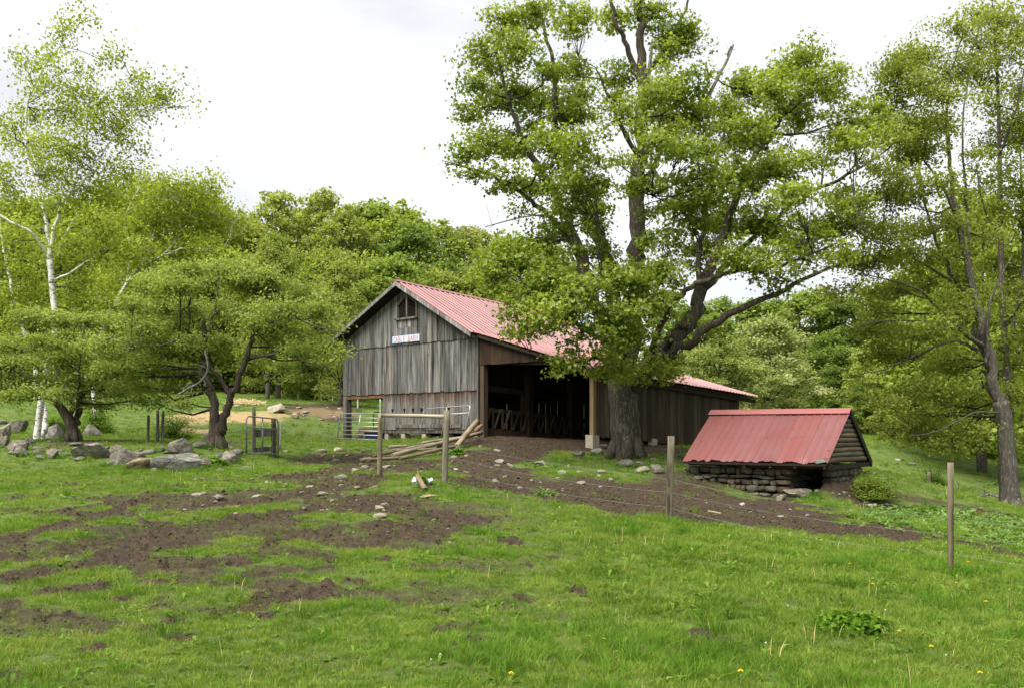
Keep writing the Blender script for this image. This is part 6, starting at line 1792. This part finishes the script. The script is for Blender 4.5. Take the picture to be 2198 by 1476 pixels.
GRASS = [(tuft_mesh(i, 34, .045, .08, .0042, .9), M['grass']) for i in range(4)] + [(tuft_mesh(20 + i, 36, .075, .075, .0048, .9, .07), M['grass']) for i in range(3)] + \
        [(tuft_mesh(40 + i, 40, .14, .085, .0055, .85, .03), M['grass_tall']) for i in range(3)] + [(rosette_mesh(60 + i, 8, .09, .017, .5), M['weed']) for i in range(2)] + [(rosette_mesh(70, 6, .055, .016, .8), M['weed'])] + [(tuft_mesh(95, 3, .26, .05, .0045, .35, 1.0), M['straw'])]
rg = np.random.default_rng(77)
def sector(r0, r1, dens, half=math.radians(36)):
    n = int(dens * half * (r1 * r1 - r0 * r0))
    r = np.sqrt(rg.uniform(r0 * r0, r1 * r1, n)); t = rg.uniform(-half, half, n)
    return r * np.sin(t), r * np.cos(t)
def keep_out(x, y):
    """inside the buildings"""
    dx, dy = x - P0[0], y - P0[1]
    u = dx * UL[0] + dy * UL[1]; v = dx * VL[0] + dy * VL[1]
    barn_in = (u > -LEAN - .3) & (u < LW - 2.4) & (v > -.1) & (v < VB + .2)
    sx, sy = x - SO[0], y - SO[1]
    s = sx * SL[0] + sy * SL[1]; p = sx * SP[0] + sy * SP[1]
    return barn_in | ((s > .1) & (s < 3.7) & (p > .1) & (p < 3.4))
def grass_layer(r0, r1, dens, sc, tallk=1.0):
    x, y = sector(r0, r1, dens)
    m = mudmap(x, y)
    st = blobs(STRAW, x, y, 61)
    clump = fbm(x * 2.3, y * 2.3, 3, 71)
    pr = np.clip(1.05 - m * (1.05 - .85 * sstep(.49, .60, fbm(x * 3.1 + 3, y * 3.1, 3, 77)) * sstep(.5, -2.0, x)), .05, 1) * np.clip(.55 + clump * .9, 0, 1) * (1 - st * .85)
    k = (rg.random(len(x)) < pr) & ~keep_out(x, y)
    x, y, m, clump = x[k], y[k], m[k], clump[k]
    n = len(x)
    z = ground(x, y) + relief(x, y, m) - .006
    tall = sstep(.62, .76, fbm(x * 1.5 + 5, y * 1.5, 3, 81)) * tallk * .6
    tall = np.maximum(tall, np.exp(-((x + .15) ** 2 + (y - 7.1) ** 2) / .35) * .9)
    tall = np.maximum(tall, np.exp(-((x - 1.1) ** 2 + (y - 6.9) ** 2) / .25) * .8)
    for pp in (P1, P2, P3, P4):
        tall = np.maximum(tall, np.exp(-((x - pp[2].x) ** 2 + (y - pp[2].y) ** 2) / .12) * .7)
    if r1 > 14:
        for (qx, qy, qr) in ROCKS:
            if r0 - 2 < qy < r1 + 2:
                dd = np.hypot(x - qx, (y - qy + .1) * 1.3)
                tall = np.maximum(tall, np.exp(-((dd - qr * 1.05) / .16) ** 2) * .8)
    u = rg.random(n)
    idx = np.where(u < tall * .55, rg.integers(7, 10, n), np.where(rg.random(n) < .35 + .3 * clump, rg.integers(4, 7, n), rg.integers(0, 4, n)))
    wd = rg.random(n) < .08 + .25 * sstep(.62, .72, fbm(x * 1.3 + 40, y * 1.3, 3, 91))
    idx = np.where(wd, rg.integers(10, 13, n), idx)
    idx = np.where(rg.random(n) < .0028, 13, idx)
    s = sc * rg.uniform(.65, 1.25, n) * (1 - .35 * m)
    s = np.where(m > .5, s * .8, s) * np.where(x < .5, .82, 1)
    rot = np.c_[rg.normal(size=n) * .12, rg.normal(size=n) * .12, rg.uniform(0, 6.28, n)]
    return np.c_[x, y, z], rot, np.c_[s, s, s * rg.uniform(.8, 1.2, n)], idx
L = [grass_layer(4.8, 9, 430, .95), grass_layer(9, 14, 300, 1.0), grass_layer(14, 24, 130, 1.15, .8), grass_layer(24, 42, 30, 1.55, .5), grass_layer(42, 72, 7, 2.2, .3)]
scatter('grass', 'green pasture grass growing in tufts over the field', GRASS, *[np.concatenate([l[i] for l in L]) for i in range(4)])

# pale leafy weeds along the lower right of the mud
WEED = [(rosette_mesh(80 + i, 10, .095, .024, .6), M['pale_weed']) for i in range(3)]
wp = []
for (px, py, rx, ry, n) in [(1960, 1108, 110, 16, 260), (2080, 1125, 110, 22, 300), (2170, 1150, 60, 22, 160), (1900, 1100, 50, 12, 90), (1160, 1000, 40, 6, 20), (1740, 1075, 30, 6, 15), (1170, 1060, 30, 5, 14)]:
    for _ in range(n):
        g = gpt(px + rg.normal() * rx * .6, py + rg.normal() * ry * .6)
        wp.append((g.x, g.y, g.z))
wp = np.array(wp); n = len(wp)
sw_ = rg.uniform(.6, 1.4, n)
scatter('leafy_weeds', 'pale green broad leaved weeds along the muddy track', WEED, wp, np.c_[rg.normal(size=n) * .2, rg.normal(size=n) * .2, rg.uniform(0, 6.28, n)], np.c_[sw_, sw_, sw_], rg.integers(0, 3, n))

# clods of trampled mud
def clod_mesh(seed):
    me = rock_mesh(seed, 1, 4, .14)
    me.materials.clear(); me.materials.append(M['clod'])
    return me
CL = [(clod_mesh(500 + i), M['clod']) for i in range(5)]
cx, cy = [], []
for r0, r1, dn in ((5, 11, 500), (11, 20, 260), (20, 36, 70)):
    x, y = sector(r0, r1, dn)
    k = rg.random(len(x)) < mudmap(x, y) ** 1.5
    cx.append(x[k]); cy.append(y[k])
cx = np.concatenate(cx); cy = np.concatenate(cy); n = len(cx)
cz = gfull(cx, cy)
s = .006 + .017 * rg.random(n) ** 3
s *= np.clip(np.hypot(cx, cy) / 14, .8, 1.6)
scatter('mud_clods', 'trampled clods of brown mud', CL, np.c_[cx, cy, cz], rg.uniform(0, 6.28, (n, 3)), np.c_[s * rg.uniform(.8, 1.4, n), s, s * rg.uniform(.5, .9, n)], rg.integers(0, 5, n))

# dandelions
def dandelion_meshes():
    import bmesh
    st = MB().tube([(0, 0, 0), (.01, 0, .06), (.006, .004, .12)], [.003, .003, .0025], 5).mesh('stem')
    vs = []; fs = []
    for ring, (rr, zz, nn) in enumerate(((.022, .006, 12), (.015, .012, 9), (.007, .016, 6))):
        for i in range(nn):
            a = 2 * math.pi * (i + ring * .4) / nn; b = len(vs)
            d = (math.cos(a), math.sin(a)); s = (-d[1] * .004, d[0] * .004)
            vs += [(s[0], s[1], .002 + ring * .004), (-s[0], -s[1], .002 + ring * .004), (d[0] * rr - s[0], d[1] * rr - s[1], zz), (d[0] * rr + s[0], d[1] * rr + s[1], zz)]
            fs.append((b, b + 1, b + 2, b + 3))
    fl = bpy.data.meshes.new('flower'); fl.from_pydata(vs, [], fs); fl.update()
    bm = bmesh.new(); bmesh.ops.create_icosphere(bm, subdivisions=2, radius=.010)
    for v in bm.verts: v.co *= random.uniform(.75, 1.1)
    sd_ = bpy.data.meshes.new('seed_head'); bm.to_mesh(sd_); bm.free()
    st.materials.append(M['stem']); fl.materials.append(M['yellow']); sd_.materials.append(M['fluff'])
    return st, fl, sd_
DST, DFL, DSD = dandelion_meshes()
for kind, spots in (('flower', [(1930, 1362), (2054, 1254), (2104, 1471), (1588, 1459), (2080, 1210), (1824, 1211), (2118, 1298), (1998, 1400), (2172, 1148), (1095, 1468), (1872, 1256), (925, 1060)]),
                    ('seed_head', [(1642, 1395), (2030, 1417), (1690, 1306), (1730, 1191), (1900, 1318), (945, 1415), (925, 1427)])):
    for (px, py) in spots:
        g = gpt(px, min(py + 14, 1475))
        r = empty('dandelion', g, random.uniform(0, 6.28))
        k = random.uniform(.65, .9); r.scale = (k, k, k)
        tag(r, 'yellow dandelion flower on a short stem in the pasture grass' if kind == 'flower' else 'pale dandelion seed head on a short stem in the pasture grass', 'flower', 'yellow dandelions' if kind == 'flower' else 'dandelion seed heads')
        link('stem', DST, None, r)
        h = link(kind, DFL if kind == 'flower' else DSD, None, r, loc=(.006, .004, .12))
